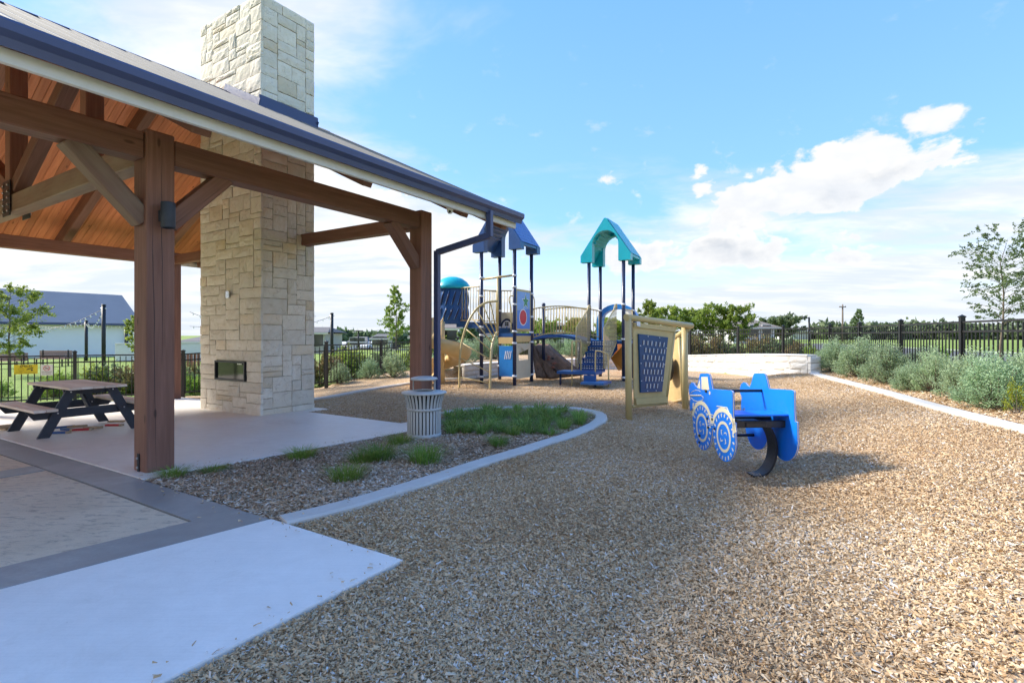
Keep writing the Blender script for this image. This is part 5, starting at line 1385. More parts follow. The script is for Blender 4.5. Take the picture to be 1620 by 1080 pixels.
# ------------------------------------------------------------------ tan climbing panels on a bent pipe frame
f0 = gp(995, 664); f1 = gp(1084, 647)
cp = thing('climbing_panel', 'tan leaning panel frame with a blue slotted board and swirl discs', 'play panel', f0)
zt0 = CH+31/FPX*f0.y; t0 = at(993.5, 502, f0.y); t1 = at(1092, 515, f1.y)
b0_ = Vector((f0.x, f0.y, f0.z-.1)); b1_ = Vector((f1.x, f1.y, f1.z-.1))
MB().tube([b0_, t0], .060, 16).build('post', M['tan_pipe'], cp)
MB().tube([b1_, at(1083, 518, f1.y)], .062, 16).build('post', M['tan_pipe'], cp)
MB().tube([t0-(t1-t0).normalized()*.06, t1+(t1-t0).normalized()*.05], .058, 16).build('top_pipe', M['tan_pipe'], cp)
# main trapezoid sheet between the pipes
def lerpP(px, py, k):      # point on the frame's plane by pixel
    Yd = f0.y+(f1.y-f0.y)*k; return at(px, py, Yd)
dvec = (f1-f0); dvec.z = 0; Lf = dvec.length; dh = dvec.normalized(); nh = Vector((dh.y, -dh.x, 0))
def onplane(px, py):
    # ray / vertical plane through f0 along dh
    k = (px-CX)/FPX; Y = (f0.x*nh.x+f0.y*nh.y)/(k*nh.x+nh.y); return at(px, py, Y)
quad = [onplane(*q) for q in ((1001, 510), (1066, 518), (1052, 637), (1003, 641))]
def plate3(pts, th, name, mat, parent, nv=nh):
    mb = MB(); V = [p+nv*th/2 for p in pts]+[p-nv*th/2 for p in pts]; n = len(pts)
    mb.add(V, [tuple(range(n)), tuple(range(2*n-1, n-1, -1))]+[(i, n+i, n+(i+1) % n, (i+1) % n) for i in range(n)]); return mb.build(name, M[mat], parent, recalc=True)
sheet_ = plate3(quad, .02, 'panel_sheet', 'tan_pipe', cp)
MB().tube([onplane(1067.5, 514), onplane(1053, 640)], .033, 10).build('panel_edge', M['tan_pipe'], cp)
MB().tube([onplane(1000, 643), onplane(1056, 638)], .024, 10).build('panel_edge', M['tan_pipe'], cp)
lip = [onplane(*q)+nh*.05 for q in ((1002, 630), (1053, 627), (1052, 636), (1003, 640))]; plate3(lip, .02, 'panel_lip', 'tan_pipe', cp)
lip = [onplane(*q)+nh*.03 for q in ((1001, 510), (1066, 517), (1065, 525), (1001, 517))]; plate3(lip, .02, 'panel_lip', 'tan_pipe', cp)
plate3([onplane(*q)+nh*.06 for q in ((1003, 508.5), (1008, 509), (1008, 516), (1003, 515.5))], .02, 'clamp', 'clamp_white', cp)
bq_ = [(1007.5, 528), (1053.5, 533.5), (1044, 619), (1010.5, 620.5)]
bl = plate3([onplane(*q)+nh*.035 for q in bq_], .03, 'slotted_board', 'board_navy', cp)
def bil(u, v):
    a = np.array(bq_[0])*(1-u)+np.array(bq_[1])*u; b = np.array(bq_[3])*(1-u)+np.array(bq_[2])*u; c = a*(1-v)+b*v; return (float(c[0]), float(c[1]))
for r_ in range(7):
    nn = 6 if r_ % 2 == 0 else 6
    if r_ == 6: nn = 4
    for c in range(nn):
        u = (.16+.72*c/(5))+(.07 if r_ % 2 else -.0); u = min(.92, u); v = .10+.125*r_
        if r_ == 6: u = .28+.16*c
        p = onplane(*bil(u, v))+nh*.052; q = onplane(*bil(u-.01, v+.082))+nh*.052
        MB().beam(p, q, .016, .012, nh, .002).build('slot', M['clamp_white'], bl)
        p2, q2 = onplane(*bil(u-.035, v+.004))+nh*.0505, onplane(*bil(u-.045, v+.078))+nh*.0505
        MB().beam(p2, q2, .038, .004, nh, .001).build('slot_recess', M['navy_post'], bl)
for u in (.3, .7):
    for v in (.025, .975): p = onplane(*bil(u, v))+nh*.05; MB().tube([p, p+nh*.01], .010, 6).build('bolt', M['clamp_white'], bl)
for v in (.2, .5, .8):
    for u in (.03, .97): p = onplane(*bil(u, v))+nh*.05; MB().tube([p, p+nh*.01], .010, 6).build('bolt', M['clamp_white'], bl)
# second wing going back from the far post, with swirl discs
w0 = at(1089, 519, f1.y); w1 = at(1065, 536, f1.y+1.05)
MB().tube([w0, w1], .055, 14).build('wing_pipe', M['tan_pipe'], cp)
Yw = f1.y+.75
wq = [at(1064.5, 540, f1.y+1.0), at(1074, 534, f1.y+.45), at(1080.5, 632, f1.y+.30), at(1057, 637, f1.y+1.15)]
wn = (wq[1]-wq[0]).cross(wq[3]-wq[0]).normalized(); wn = wn if wn.dot(wq[0]) < 0 else -wn
plate3(wq, .02, 'wing_sheet', 'tan_plastic', cp, wn)
MB().tube([wq[1], wq[2]], .03, 10).build('panel_edge', M['tan_pipe'], cp); MB().tube([wq[3], wq[2]], .028, 10).build('panel_edge', M['tan_plastic'], cp); MB().tube([at(1064, 536, f1.y+1.1), at(1057, 640, f1.y+1.2)], .03, 10).build('panel_edge', M['tan_pipe'], cp)
for cpt, rad, nm in ((at(1062, 583, f1.y+.72), .20, 'swirl_disc'),):
    mb = MB(); u_ = wn.cross(Z_).normalized(); v_ = wn.cross(u_); n = 36
    V = [cpt+wn*.10]+[cpt+wn*.10+(u_*math.cos(2*PIh*k/n)+v_*math.sin(2*PIh*k/n))*rad*1.25 for k in range(n)]
    gr = [(0, 0, 0)]+[(math.cos(2*PIh*k/n)*rad, math.sin(2*PIh*k/n)*rad, 0) for k in range(n)]
    mb.add(V, [(0, k+1, (k+1) % n+1) for k in range(n)], gr=gr); dk = mb.build(nm, M['swirl_print'], cp)
    mb = MB(); mb.tube([cpt+wn*.0, cpt+wn*.096], rad*1.27, 30); mb.build('disc_body', M['print_black'], cp)
# ------------------------------------------------------------------ play structure
PSv = Vector((.469, .883, 0)); PSu = Vector((.883, -.469, 0)); SQ = 1.06
P3 = Vector((.07, 14.38, 0)); P1 = P3-PSu*SQ; P4 = P3+PSv*SQ; P2 = P1+PSv*SQ
T3 = Vector((3.26, 15.35, 0)); T1 = T3-PSu*SQ; T4 = T3+PSv*SQ; T2 = T1+PSv*SQ
def gz(p): return g(p.x, p.y)
ps = thing('play_structure', 'large play structure with navy and teal roofed towers, bridge, spiral slide and climbers', 'play structure', Vector((1.2, 16.2, g(1.2, 16.2))))
def post(p, top, mat='navy_post', r_=.052, name='post'):
    o = MB(); o.tube([Vector((p.x, p.y, gz(p)-.1)), Vector((p.x, p.y, top))], r_, 14); return o.build(name, M[mat], ps)
def clamp(p, z, parent=None): o = MB(); o.tube([Vector((p.x, p.y, z-.028)), Vector((p.x, p.y, z+.028))], .066, 14); return o.build('clamp', M['clamp_white'], parent or ps)
Z1, Z2 = 1.57, 1.36      # deck heights
for p, zs in ((P1, (.35, 1.52, 1.75, 2.62, 3.14)), (P2, (.6, 1.2, 2.25, 1.75)), (P3, (.40, 1.30, 1.62, 2.36, 2.84, 3.15)), (P4, (.38, 1.32, 1.60, 2.05, 2.72))):
    po = post(p, 4.02)
    for z in zs: clamp(p, z, po)
for p, zs in ((T1, (1.3, 2.38)), (T2, (1.3, 2.3)), (T3, (.28, 1.40, 2.42)), (T4, (1.3, 2.28))):
    po = post(p, 3.80)
    for z in zs: clamp(p, z, po)
Q = at(860, 600, 16.0); Q.z = 0; po = post(Q, CH+47/FPX*16); clamp(Q, 2.36, po)
mb = MB(); mb.lathe([(.058, 0), (.058, .05), (.04, .08), (0, .085)], Vector((Q.x, Q.y, CH+47/FPX*16-.01)), 12); mb.build('post_cap', M['navy_post'], ps)
Q2 = at(916, 566, 17.2); post(Vector((Q2.x, Q2.y, 0)), 1.36, r_=.045)
# --- moulded gable roofs with arched ends
def roof(c1, zb, mat, smat, label):
    """c1: front-left corner post; roof spans u (SQ) and v (SQ)"""
    ov, H = .235, 1.28; w_ = SQ/2+ov; o = c1+PSu*SQ/2-PSv*.10+Z_*zb
    n = 14; inner_w = .40; sp_ = .50; r_ = inner_w
    arch = [(inner_w, 0), (inner_w, sp_)]+[(inner_w*math.cos(a), sp_+.42*math.sin(a)) for a in [PIh*i/n for i in range(1, n)]]+[(-inner_w, sp_), (-inner_w, 0)]
    outer = [(w_, 0), (w_, .20), (.03, H), (-.03, H), (-w_, .20), (-w_, 0)]
    rt = MB(); end = outer+[(-inner_w, 0)]+arch[::-1][1:-1]+[(inner_w, 0)]
    for v0, dp in ((0, .22), (SQ-.02, .22)): rt.prism(end, o+PSv*v0, PSu, Z_, PSv*dp)
    # shell between the ends: outer slopes thick, eaves lifted, ribs inside
    shell = [(w_-.01, .13), (w_-.01, .19), (.03, H-.012), (-.03, H-.012), (-w_+.01, .19), (-w_+.01, .13), (-w_+.10, .13), (-.34, .68), (-.12, 1.0), (.12, 1.0), (.34, .68), (w_-.10, .13)]
    rt.prism(shell, o+PSv*.222, PSu, Z_, PSv*(SQ-.244))
    body = rt.build('tower_roof', M[mat], ps, recalc=True); body['label'] = label
    rb_ = MB()
    for s in (-1, 1):
        for k in range(5):
            f = .15+.17*k; p0 = o+PSu*s*(.10+.40*f)+Z_*(1.0-.62*f)+PSv*.2; rb_.beam(p0, p0+PSv*(SQ-.2), .05, .03, Vector((s*PSu.x, s*PSu.y, 1)), .004)
    rb_.build('rib', M[mat], body)
    for s in (-1, 1):      # shingled skin a few millimetres proud of each slope
        a = Vector((s*(w_+.006), 0, .20)); b = Vector((s*.04, 0, H+.006)); L = (b-a).length; mb = MB(); V = []; G2 = []; F = []; nx, ny = 8, 6
        for j in range(ny+1):
            for i in range(nx+1):
                q = a.lerp(b, j/ny); st = .010*((j*1.0) % 1)
                V.append(o+PSu*q.x+Z_*(q.z+.006)+PSv*(.06+(SQ+.08)*i/nx)); G2.append(((SQ+.08)*i/nx, L*j/ny, 0))
        for j in range(ny):
            for i in range(nx): k = j*(nx+1)+i; F.append((k, k+1, k+nx+2, k+nx+1))
        mb.add(V, F, gr=G2); mb.build('shingle_slope', M[smat], body)
    return body
roof(P1, 3.86, 'roof_navy', 'roof_navy_shingle', 'navy arched gable roof'); roof(T1, 3.70, 'roof_teal', 'roof_teal_shingle', 'teal arched gable roof')
# --- decks
Mid = (P1+P3)/2
def deck(pts, z, th=.10, mat='deck_blue', name='deck', parent=None):
    mb = MB(); V = [Vector((p.x, p.y, z)) for p in pts]; n = len(pts)
    mb.add(V+[v-Z_*th for v in V], [tuple(range(n)), tuple(range(2*n-1, n-1, -1))]+[(i, (i+1) % n, n+(i+1) % n, n+i) for i in range(n)]); return mb.build(name, M[mat], parent or ps, recalc=True)
deck([Mid, P3, P4, P2], Z1); deck([P2+PSv*.01, P4+PSv*.01, Q, Q-PSu*SQ], Z1-.01)
deck([T1, T3, T4, T2], Z2)
# stepped decks up to the pod
PC = at(716, 509, 15.9); PC.z = 0; ZP = CH+20/FPX*15.9
d0, d1, d2 = at(742, 0, 15.6), at(763, 0, 15.3), at(786, 0, 15.2)
def dk(pxa, pxb, Ya, Yb, wd, z): 
    a = at(pxa, 0, Ya); b = at(pxb, 0, Yb); a.z = b.z = 0; return deck([a, b, b+PSv*wd, a+PSv*wd], z, .16)
dk(741, 764, 15.35, 15.05, .9, ZP-.02); dk(768, 787, 15.15, 14.95, .8, Z1+.16)
dk(722, 742, 15.6, 15.4, .9, ZP+.01)
# --- pod: louvred drum with teal dome
pod = MB(); n = 40; R0 = .47
for k in range(n):
    pass
V = []; F = []; zs = [ZP-.04, ZP+.15, ZP+.5, ZP+.85, ZP+1.03]; rr = [.44, .47, .47, .465, .455]
for j, z in enumerate(zs):
    for k in range(n): V.append(Vector((PC.x+rr[j]*math.cos(2*PIh*k/n), PC.y+rr[j]*math.sin(2*PIh*k/n), z)))
for j in range(len(zs)-1):
    for k in range(n): F.append((j*n+k, j*n+(k+1) % n, (j+1)*n+(k+1) % n, (j+1)*n+k))
pod.add(V, F, smooth=True); po = pod.build('pod_wall', M['deck_blue'], ps)
rs = random.Random(3)
for k in range(16):      # slanting recess slots round the drum, dark strips set on it with a light lip
    a = 2*PIh*k/16; 
    for z0, z1, da in ((ZP+.08, ZP+.42, .30), (ZP+.50, ZP+.92, .26)):
        pts = []
        for i in range(7):
            t = i/6; aa = a+da*(t-.5)+(.2 if z0 > ZP+.4 else 0); r_ = .476; pts.append(Vector((PC.x+r_*math.cos(aa), PC.y+r_*math.sin(aa), z0+(z1-z0)*t)))
        MB().tube(pts, [.006, .020, .030, .032, .030, .020, .006], 6).build('pod_slot', M['navy_post'], po)
        p2 = [p+Vector((.028*-math.sin(a)*-1, .028*math.cos(a)*-1, 0)) for p in pts]; MB().tube(p2, .010, 5).build('slot_lip', M['panel_light'], po)
MB().lathe([(.53, ZP+1.0), (.545, ZP+1.03), (.52, ZP+1.10), (.44, ZP+1.22), (.30, ZP+1.32), (.14, ZP+1.37), (0, ZP+1.38)], PC, 32).build('pod_dome', M['roof_teal'], ps)
# --- spiral slide
scn = at(699, 0, 15.0); scn.z = 0; zg = gz(scn)
post(scn, ZP, 'tan_plastic', .085, 'slide_column')
sl_ = MB(); V = []; F = []; n = 48; sec = [(-.30, .26), (-.285, .10), (-.20, .015), (-.05, -.02), (.10, .0), (.23, .08), (.30, .22), (.315, .34), (.345, .345), (.335, .20), (.26, .04), (.12, -.05), (-.05, -.07), (-.23, -.035), (-.32, .08), (-.335, .27)]
key = [(0, 1.72), (90, 1.36), (180, 1.0), (270, .72), (360, .48), (440, .30), (470, .27)]
for i in range(n+1):
    th = 470*i/n; z = float(np.interp(th, [k[0] for k in key], [k[1] for k in key])); a = R(100+th)      # start at the back, turn through left, front, right
    ex = max(0, (th-400)/70); rad = .46+ex*.10
    for u, h in sec: V.append(Vector((scn.x+.05+(rad+u)*math.cos(a), scn.y+(rad+u)*math.sin(a), z+h+zg*.5)))
m = len(sec)
for i in range(n):
    for k in range(m): F.append((i*m+k, i*m+(k+1) % m, (i+1)*m+(k+1) % m, (i+1)*m+k))
F += [tuple(range(m)), tuple(n*m+k for k in reversed(range(m)))]
sl_.add(V, F, smooth=True); sl_.build('spiral_slide', M['tan_plastic'], ps, recalc=True)
# --- arched climber
def pipe(pts, r_=.021, name='pipe', mat='tan_pipe', k=5, parent=None):
    mb = MB(); mb.tube(smooth_path([tuple(p) for p in pts], k) if len(pts) > 2 else pts, r_, 8); return mb.build(name, M[mat], parent or ps)
fl0 = gp(727, 614); fr0 = gp(775, 615.6)
def pathY(lst, Y0, Y1):
    n = len(lst); return [at(px, py, Y0+(Y1-Y0)*(i/(n-1))**1.2) for i, (px, py) in enumerate(lst)]
lp = pathY([(727, 618), (727, 575), (730.5, 542), (739, 513), (752, 491), (768, 479), (788, 476)], fl0.y, 14.45); rp = pathY([(775, 619), (776, 585), (777.5, 555), (781, 537), (787, 524)], fr0.y, 14.45)
cl = pipe(lp, .030, 'climber_rail'); pipe(rp, .034, 'climber_rail')
def along(P, t): 
    P = smooth_path([tuple(p) for p in P], 8); i = min(len(P)-1, int(t*(len(P)-1))); return Vector(P[i])
for a, b in ((.10, .12), (.22, .24), (.35, .38), (.47, .52), (.59, .66), (.70, .80), (.80, .90), (.90, .97)): pipe([along(lp, a), along(rp, b)], .017, 'rung', parent=cl)
pipe([Mid+Z_*3.16, Mid+Z_*1.5], .030, 'fire_pole'); pipe([P1+Z_*3.10, P3+Z_*3.16], .032, 'top_bar')
# --- railings
def railing(p0, p1, zb, zt, n, arch=0, name='railing', bow=0.0):
    mb = MB(); pts = []; low = []; p0 = Vector(p0); p1 = Vector(p1)
    for i in range(13): t = i/12; q = p0.lerp(p1, t); e = 4*t*(1-t); pts.append(q+Z_*(zt+arch*e)); low.append(q+Z_*(zb+bow*e))
    rl = MB().tube(pts, .019, 7).build(name, M['tan_pipe'], ps); MB().tube(low, .015, 7).build('bottom_rail', M['tan_pipe'], rl)
    for i in range(n):
        t = (i+.5)/n; e = 4*t*(1-t); q = p0.lerp(p1, t); MB().tube([q+Z_*(zb+bow*e), q+Z_*(zt+arch*e)], .0105, 6).build('baluster', M['tan_pipe'], rl)
    return rl
ra, rb2, rc_, rd = at(729, 0, 15.5), at(760, 0, 15.0), at(765, 0, 15.05), at(787, 0, 15.6)
for v in (ra, rb2, rc_, rd): v.z = 0
railing(ra, rb2, ZP+.05, CH+76/FPX*15.2, 7); railing(rc_, rd, ZP-.05, CH+70/FPX*15.3, 6); railing(ra+PSv*.9, rd+PSv*.9, ZP+.05, ZP+1.0, 12)
# --- arched bridge
def bridge_pt(t, side, z=0):
    a = P4+PSv*.04 if side == 0 else Q; b = T1-PSu*.03 if side == 0 else T2; p = a.lerp(b, t); return Vector((p.x, p.y, z))
V = []; F = []; n = 16
for i in range(n+1):
    t = i/n; z = Z1-.10+(Z2-Z1+.06)*t+.14*4*t*(1-t)
    for sd, dz in ((0, 0), (1, 0), (1, -.09), (0, -.09)): V.append(bridge_pt(t, sd, z+dz))
    if i:
        for k in range(4): F.append(((i-1)*4+k, (i-1)*4+(k+1) % 4, i*4+(k+1) % 4, i*4+k))
mb = MB(); mb.add(V, F); mb.build('bridge_deck', M['deck_blue'], ps, recalc=True)
for sd in (0, 1):
    a, b = bridge_pt(0, sd), bridge_pt(1, sd); railing(a, b, Z1-.08-.05, 2.28, 20, .10, 'bridge_railing', .16)
# --- tower one: panels
def panel(p0, p1, z0, z1, mat, name='panel', th=.02, inset=.07, off=0.0, parent=None, nudge=0):
    d = (p1-p0); L = d.length; d.normalize(); nv = Vector((d.y, -d.x, 0)); a = p0+d*inset+nv*(off+nudge); b = p1-d*inset+nv*(off+nudge)
    mb = MB(); mb.box((a+b)/2+Z_*(z0+z1)/2, ((b-a).length, th, z1-z0), Matrix((d, -nv, Z_)).transposed(), .004); return mb.build(name, M[mat], parent or ps), (a+b)/2, d, nv, (b-a).length
# star panel on the near right side (faces -v side seen from camera): lies on P3-P4
pn, c_, d, nv, L = panel(P3, P4, 1.66, 2.80, 'tan_pipe', 'picture_panel')
if nv.y > 0: nv = -nv
def face(poly, z, nm, mat, lift, par):
    mb = MB(); o = c_+Z_*z+nv*(.010+lift); mb.prism(poly, o, d, Z_, nv*.003); return mb.build(nm, M[mat], par, recalc=True)
hw = L/2-.06
face([(-hw, 0), (hw, 0), (hw, .58), (-hw, .50)], 1.70, 'blue_field', 'panel_blue', 0, pn); face([(-hw, .505), (hw, .585), (hw, 1.04), (-hw, 1.04)], 1.70, 'light_field', 'panel_light', 0, pn)
def star(r0, r1): return [((r0 if k % 2 == 0 else r1)*math.sin(PIh*k/5)+.12, (r0 if k % 2 == 0 else r1)*math.cos(PIh*k/5)) for k in range(10)]
face(star(.24, .105), 2.47, 'star_outline', 'print_white', .004, pn); face(star(.20, .085), 2.47, 'star', 'print_green', .008, pn)
face([(.235*x-.04, .235*y) for x, y in arc2(1, 0, 2*PIh, 24)[:-1]], 2.02, 'spot_outline', 'print_white', .004, pn); face([(.205*x-.04, .205*y) for x, y in arc2(1, 0, 2*PIh, 24)[:-1]], 2.02, 'spot', 'print_red', .008, pn)
panel(P3, P4, 1.33, 1.50, 'tan_plastic', 'fascia_panel'); panel(Mid, P3, 1.28, 1.46, 'tan_plastic', 'fascia_panel', inset=.03)
# lower beige panel with a jagged window
d = (P4-P3).normalized(); nv = Vector((d.y, -d.x, 0)); hw = SQ/2-.08; hh = .5; c0 = (P3+P4)/2
mb = MB(); mb.ring([(-hw, -.49), (hw, -.49), (hw, .49), (-hw, .49), (-hw, .15), (-hw, -.2)], [(-.30, .02), (.32, .02), (.32, .33), (.05, .27), (-.10, .36), (-.30, .22)], c0+Z_*.80-nv*.01, d, Z_, nv*.02)
mb.build('window_panel', M['beige_panel'], ps, recalc=True)
pn2, c_, d, nv, L = panel(Mid, P3, .38, 1.22, 'sky_plastic', 'slotted_panel', inset=.05)
if nv.y > 0: nv = -nv
for k in range(4):
    q = c_+d*(-.02+.055*k)+Z_*.86+nv*.013; MB().beam(q-d*.02, q+d*.02+Z_*.22, .022, .008, nv, .002).build('slot', M['print_white'], pn2)
# beige back panel with arch and small window
pn3, c_, d, nv, L = panel(P2, P4, 1.62, 2.20, 'beige_panel', 'arch_panel', inset=.06)
if nv.y > 0: nv = -nv
c_ = c_-d*.28
face([(x*.23, y*.34) for x, y in arc2(1, 0, PIh, 14)]+[(x*.18, y*.28) for x, y in arc2(1, PIh, 0, 14)], 1.68, 'arch_print', 'navy_post', .002, pn3)
face([(x*.17, y*.27) for x, y in arc2(1, 0, PIh, 14)], 1.68, 'arch_field', 'print_white', .002, pn3)
for i in (0, 1):
    for j in (0, 1): face([(-.06+.065*i, .12+.06*j), (-.005+.065*i, .12+.06*j), (-.005+.065*i, .17+.06*j), (-.06+.065*i, .17+.06*j)], 1.68, 'window_print', 'print_black', .006, pn3)
face([(-.05, 0), (.0, .0), (.03, .09), (-.01, .09)], 1.68, 'flash_print', 'panel_blue', .006, pn3)
# grab loops at the entries
for px, sgn in ((808, -1), (843, 1)):
    Yd = 14.3 if sgn < 0 else 15.5; x0 = px
    pipe([at(x0+(5 if sgn < 0 else -5), 468, Yd), at(x0-(1 if sgn < 0 else 0), 468.5, Yd), at(x0-(2.5 if sgn < 0 else -2.5), 476, Yd), at(x0+(.5 if sgn < 0 else 2.5), 488, Yd), at(x0+(.5 if sgn < 0 else 2.5), 521, Yd)], .015, 'grab_loop')
# --- rock climber under the bridge
def slabpoly(pts, dep, name, mat, nseg=6, wob=.05, seed=0):
    rs = random.Random(seed); mb = MB(); a, b, c, d_ = [Vector(p) for p in pts]; V = []; F = []; nx, ny = 10, 8
    for side in (0, 1):
        for j in range(ny+1):
            for i in range(nx+1):
                u, v = i/nx, j/ny; q = a.lerp(b, u).lerp(d_.lerp(c, u), v); e = 0 if side or i in (0, nx) or j in (0, ny) else rs.uniform(-wob, wob)
                V.append(q+Vector(dep)*side+Vector(dep).normalized()*(e-.25*math.sin(PIh*v)*.35))
    m = (nx+1)*(ny+1)
    for j in range(ny):
        for i in range(nx): k = j*(nx+1)+i; F += [(k, k+1, k+nx+2, k+nx+1), (m+k+nx+1, m+k+nx+2, m+k+1, m+k)]
    rim = [i for i in range(nx+1)]+[j*(nx+1)+nx for j in range(1, ny+1)]+[ny*(nx+1)+i for i in reversed(range(nx))]+[j*(nx+1) for j in reversed(range(1, ny))]
    for i in range(len(rim)): k, l_ = rim[i], rim[(i+1) % len(rim)]; F.append((l_, k, m+k, m+l_))
    mb.add(V, F, smooth=True); return mb.build(name, M[mat], ps, recalc=True)
rk = slabpoly([at(848, 546, 16.3), at(866, 547, 16.9), at(921, 594, 16.2), at(868, 600, 15.5)], (.10, .35, .05), 'rock_climber', 'rock_panel', seed=1)
rk2 = slabpoly([at(841, 546, 16.0), at(850, 547, 16.3), at(867, 599, 15.6), at(848, 598, 15.5)], (.02, .12, 0), 'rock_climber', 'rock_panel', seed=2)
rs = random.Random(8)
for i in range(11):
    u, v = rs.uniform(.25, .85), rs.uniform(.15, .85); a = at(862+(895-862)*u*v*1.3+(v)*6, 555+40*v, 16.05-.25*v); mb = MB(); mb.lathe([(0, -.03), (.05, -.015), (.06, 0), (.045, .02), (0, .03)], a, 8); mb.build('hand_hold', M['brick_red' if i % 3 else 'black_steel'], rk)
# --- stairs with transfer platforms, front of the teal tower
sw0, sw1 = .06, .82; ns = 5; run = .24; zp = .54
for k in range(ns):
    z = Z2-(k+1)*(Z2-zp)/(ns+0)*1.0+.0; o0 = T1+PSu*sw0-PSv*(run*k+.02); o1 = T1+PSu*sw1-PSv*(run*k+.02)
    mb = MB(); mb.add([o0+Z_*z, o1+Z_*z, o1-PSv*(run+.03)+Z_*z, o0-PSv*(run+.03)+Z_*z]+[q+Z_*(z-.04) for q in (o0, o1, o1-PSv*(run+.03), o0-PSv*(run+.03))], [(0, 1, 2, 3), (7, 6, 5, 4), (0, 4, 5, 1), (1, 5, 6, 2), (2, 6, 7, 3), (3, 7, 4, 0)]); tr_ = mb.build('tread', M['deck_blue'], ps, recalc=True)
    zt = z+(Z2-zp)/ns; mb = MB(); mb.box((o0+o1)/2+Z_*(z+zt)/2+PSv*.01, (sw1-sw0, .014, zt-z-.002), Matrix((PSu, PSv, Z_)).transposed()); rs_ = mb.build('riser', M['deck_blue'], ps)
    for i in range(9):
        for j in range(2): q = (o0+o1)/2+PSu*((i-4)*.075)+Z_*(z+.05+j*.065); MB().beam(q-PSv*.002, q-PSv*.005, .045, .030, Z_, 0).build('riser_hole', M['clamp_white'], rs_)
pe = T1-PSv*(run*ns)
deck([pe+PSu*-.28-PSv*.62, pe+PSu*.82-PSv*.62, pe+PSu*.82-PSv*.02, pe+PSu*-.28-PSv*.02], zp, .075, name='transfer_platform')
deck([pe+PSu*.55-PSv*1.0, pe+PSu*1.15-PSv*.95, pe+PSu*1.15-PSv*.25, pe+PSu*.83-PSv*.25, pe+PSu*.83-PSv*.64, pe+PSu*.55-PSv*.64], .30, .06, name='transfer_platform')
mb = MB(); q = pe+PSu*.56-PSv*.645; mb.box(q+PSu*.12+Z_*.38, (.34, .02, .16), Matrix((PSu, PSv, Z_)).transposed()); mb.build('riser', M['deck_blue'], ps)
for u in (-.22, .78): o_ = pe+PSu*u-PSv*.5; post(o_, zp-.05, 'navy_post', .03, 'platform_leg')
# perforated side sheets with pipe edges
def side_sheet(u, nm):
    e = T1+PSu*u; pts2 = [(0.0, Z2-.05), (0.0, 2.33), (-.10, 2.36), (-run*ns+.02, 1.72), (-run*ns-.0, .62), (-run*ns+.14, .60)]
    P_ = [e+PSv*a+Z_*z for a, z in pts2]; n = len(P_); mb = MB()
    V = [p+PSu*.006 for p in P_]+[p-PSu*.006 for p in P_]; mb.add(V, [tuple(range(n)), tuple(range(2*n-1, n-1, -1))], gr=[Vector((a, z, 0)) for a, z in pts2]*2); o = mb.build(nm, M['perforated'], ps)
    mb = MB(); mb.tube(P_[1:5], .018, 7); mb.build('sheet_edge', M['tan_pipe'], o); mb = MB(); mb.tube([P_[4], P_[5], P_[0]], .016, 7); mb.build('sheet_edge', M['tan_pipe'], o)
side_sheet(sw0-.02, 'stair_guard'); side_sheet(sw1+.03, 'stair_guard')
def loop(foot0, top0, top1, foot1=None):
    pts = [foot0, top0+(foot0-top0).normalized()*.12, top0+(top1-top0).normalized()*.06, top1-(top1-top0).normalized()*.06]
    pts += [top1+(foot1-top1).normalized()*.10, foot1] if foot1 else [top1]; pipe(pts, .020, 'handrail', k=4)
def fp_(px, py): v = gp(px, py); return v
a = fp_(905, 611); b = fp_(919, 608); loop(a-Z_*.05, at(905, 540, a.y), at(919, 539, b.y), b-Z_*.05)
a = fp_(942, 612.5); b = fp_(963, 612.5); loop(a-Z_*.05, at(942, 554, a.y), at(962, 560, b.y), b-Z_*.05)
# entry arches above the stair
pipe([T1+PSu*.05+Z_*2.30, T1+PSu*.05+Z_*2.42-PSv*.05, T1+PSu*.05+Z_*2.36-PSv*.22, T1+PSu*.05+Z_*2.2-PSv*.3], .018, 'guard_hoop'); pipe([T1+PSu*.86+Z_*2.30, T1+PSu*.86+Z_*2.42-PSv*.05, T1+PSu*.86+Z_*2.36-PSv*.22, T1+PSu*.86+Z_*2.2-PSv*.3], .018, 'guard_hoop')
railing(T3, T4, Z2+.06, 2.28, 8, 0, 'tower_railing')
# --- slide hood and orange slide off the back
hd = MB(); n = 14; O = []; I = []; wo = .66; 
for i in range(n+1):
    a = PIh*i/n; O.append((wo*math.cos(a), .62+.52*math.sin(a))); I.append((.50*math.cos(a), .62+.36*math.sin(a)))
O = [(wo, 0)]+O+[(-wo, 0)]; I = [(.50, 0)]+I+[(-.50, 0)]
hd.prism(O+I[::-1], (T2+T4)/2+PSv*.03+Z_*(Z2+.0), PSu, Z_, PSv*.26); hd.build('slide_hood', M['sky_plastic'], ps, recalc=True)
V = []; F = []; n = 12; sec = [(-.48, .22), (-.44, .0), (.44, .0), (.48, .22), (.50, .22), (.47, -.06), (-.47, -.06), (-.50, .22)]
for i in range(n+1):
    t = i/n; dst = .25+2.3*t; z = Z2-.02-(Z2-.42)*S01(t*.9+.05)
    for u, h in sec: V.append((T2+T4)/2+PSv*dst+PSu*u+Z_*(z+h))
m = len(sec)
for i in range(n):
    for k in range(m): F.append((i*m+k, i*m+(k+1) % m, (i+1)*m+(k+1) % m, (i+1)*m+k))
F += [tuple(range(m)), tuple(n*m+k for k in reversed(range(m)))]
mb = MB(); mb.add(V, F, smooth=False); mb.build('orange_slide', M['slide_orange'], ps, recalc=True)
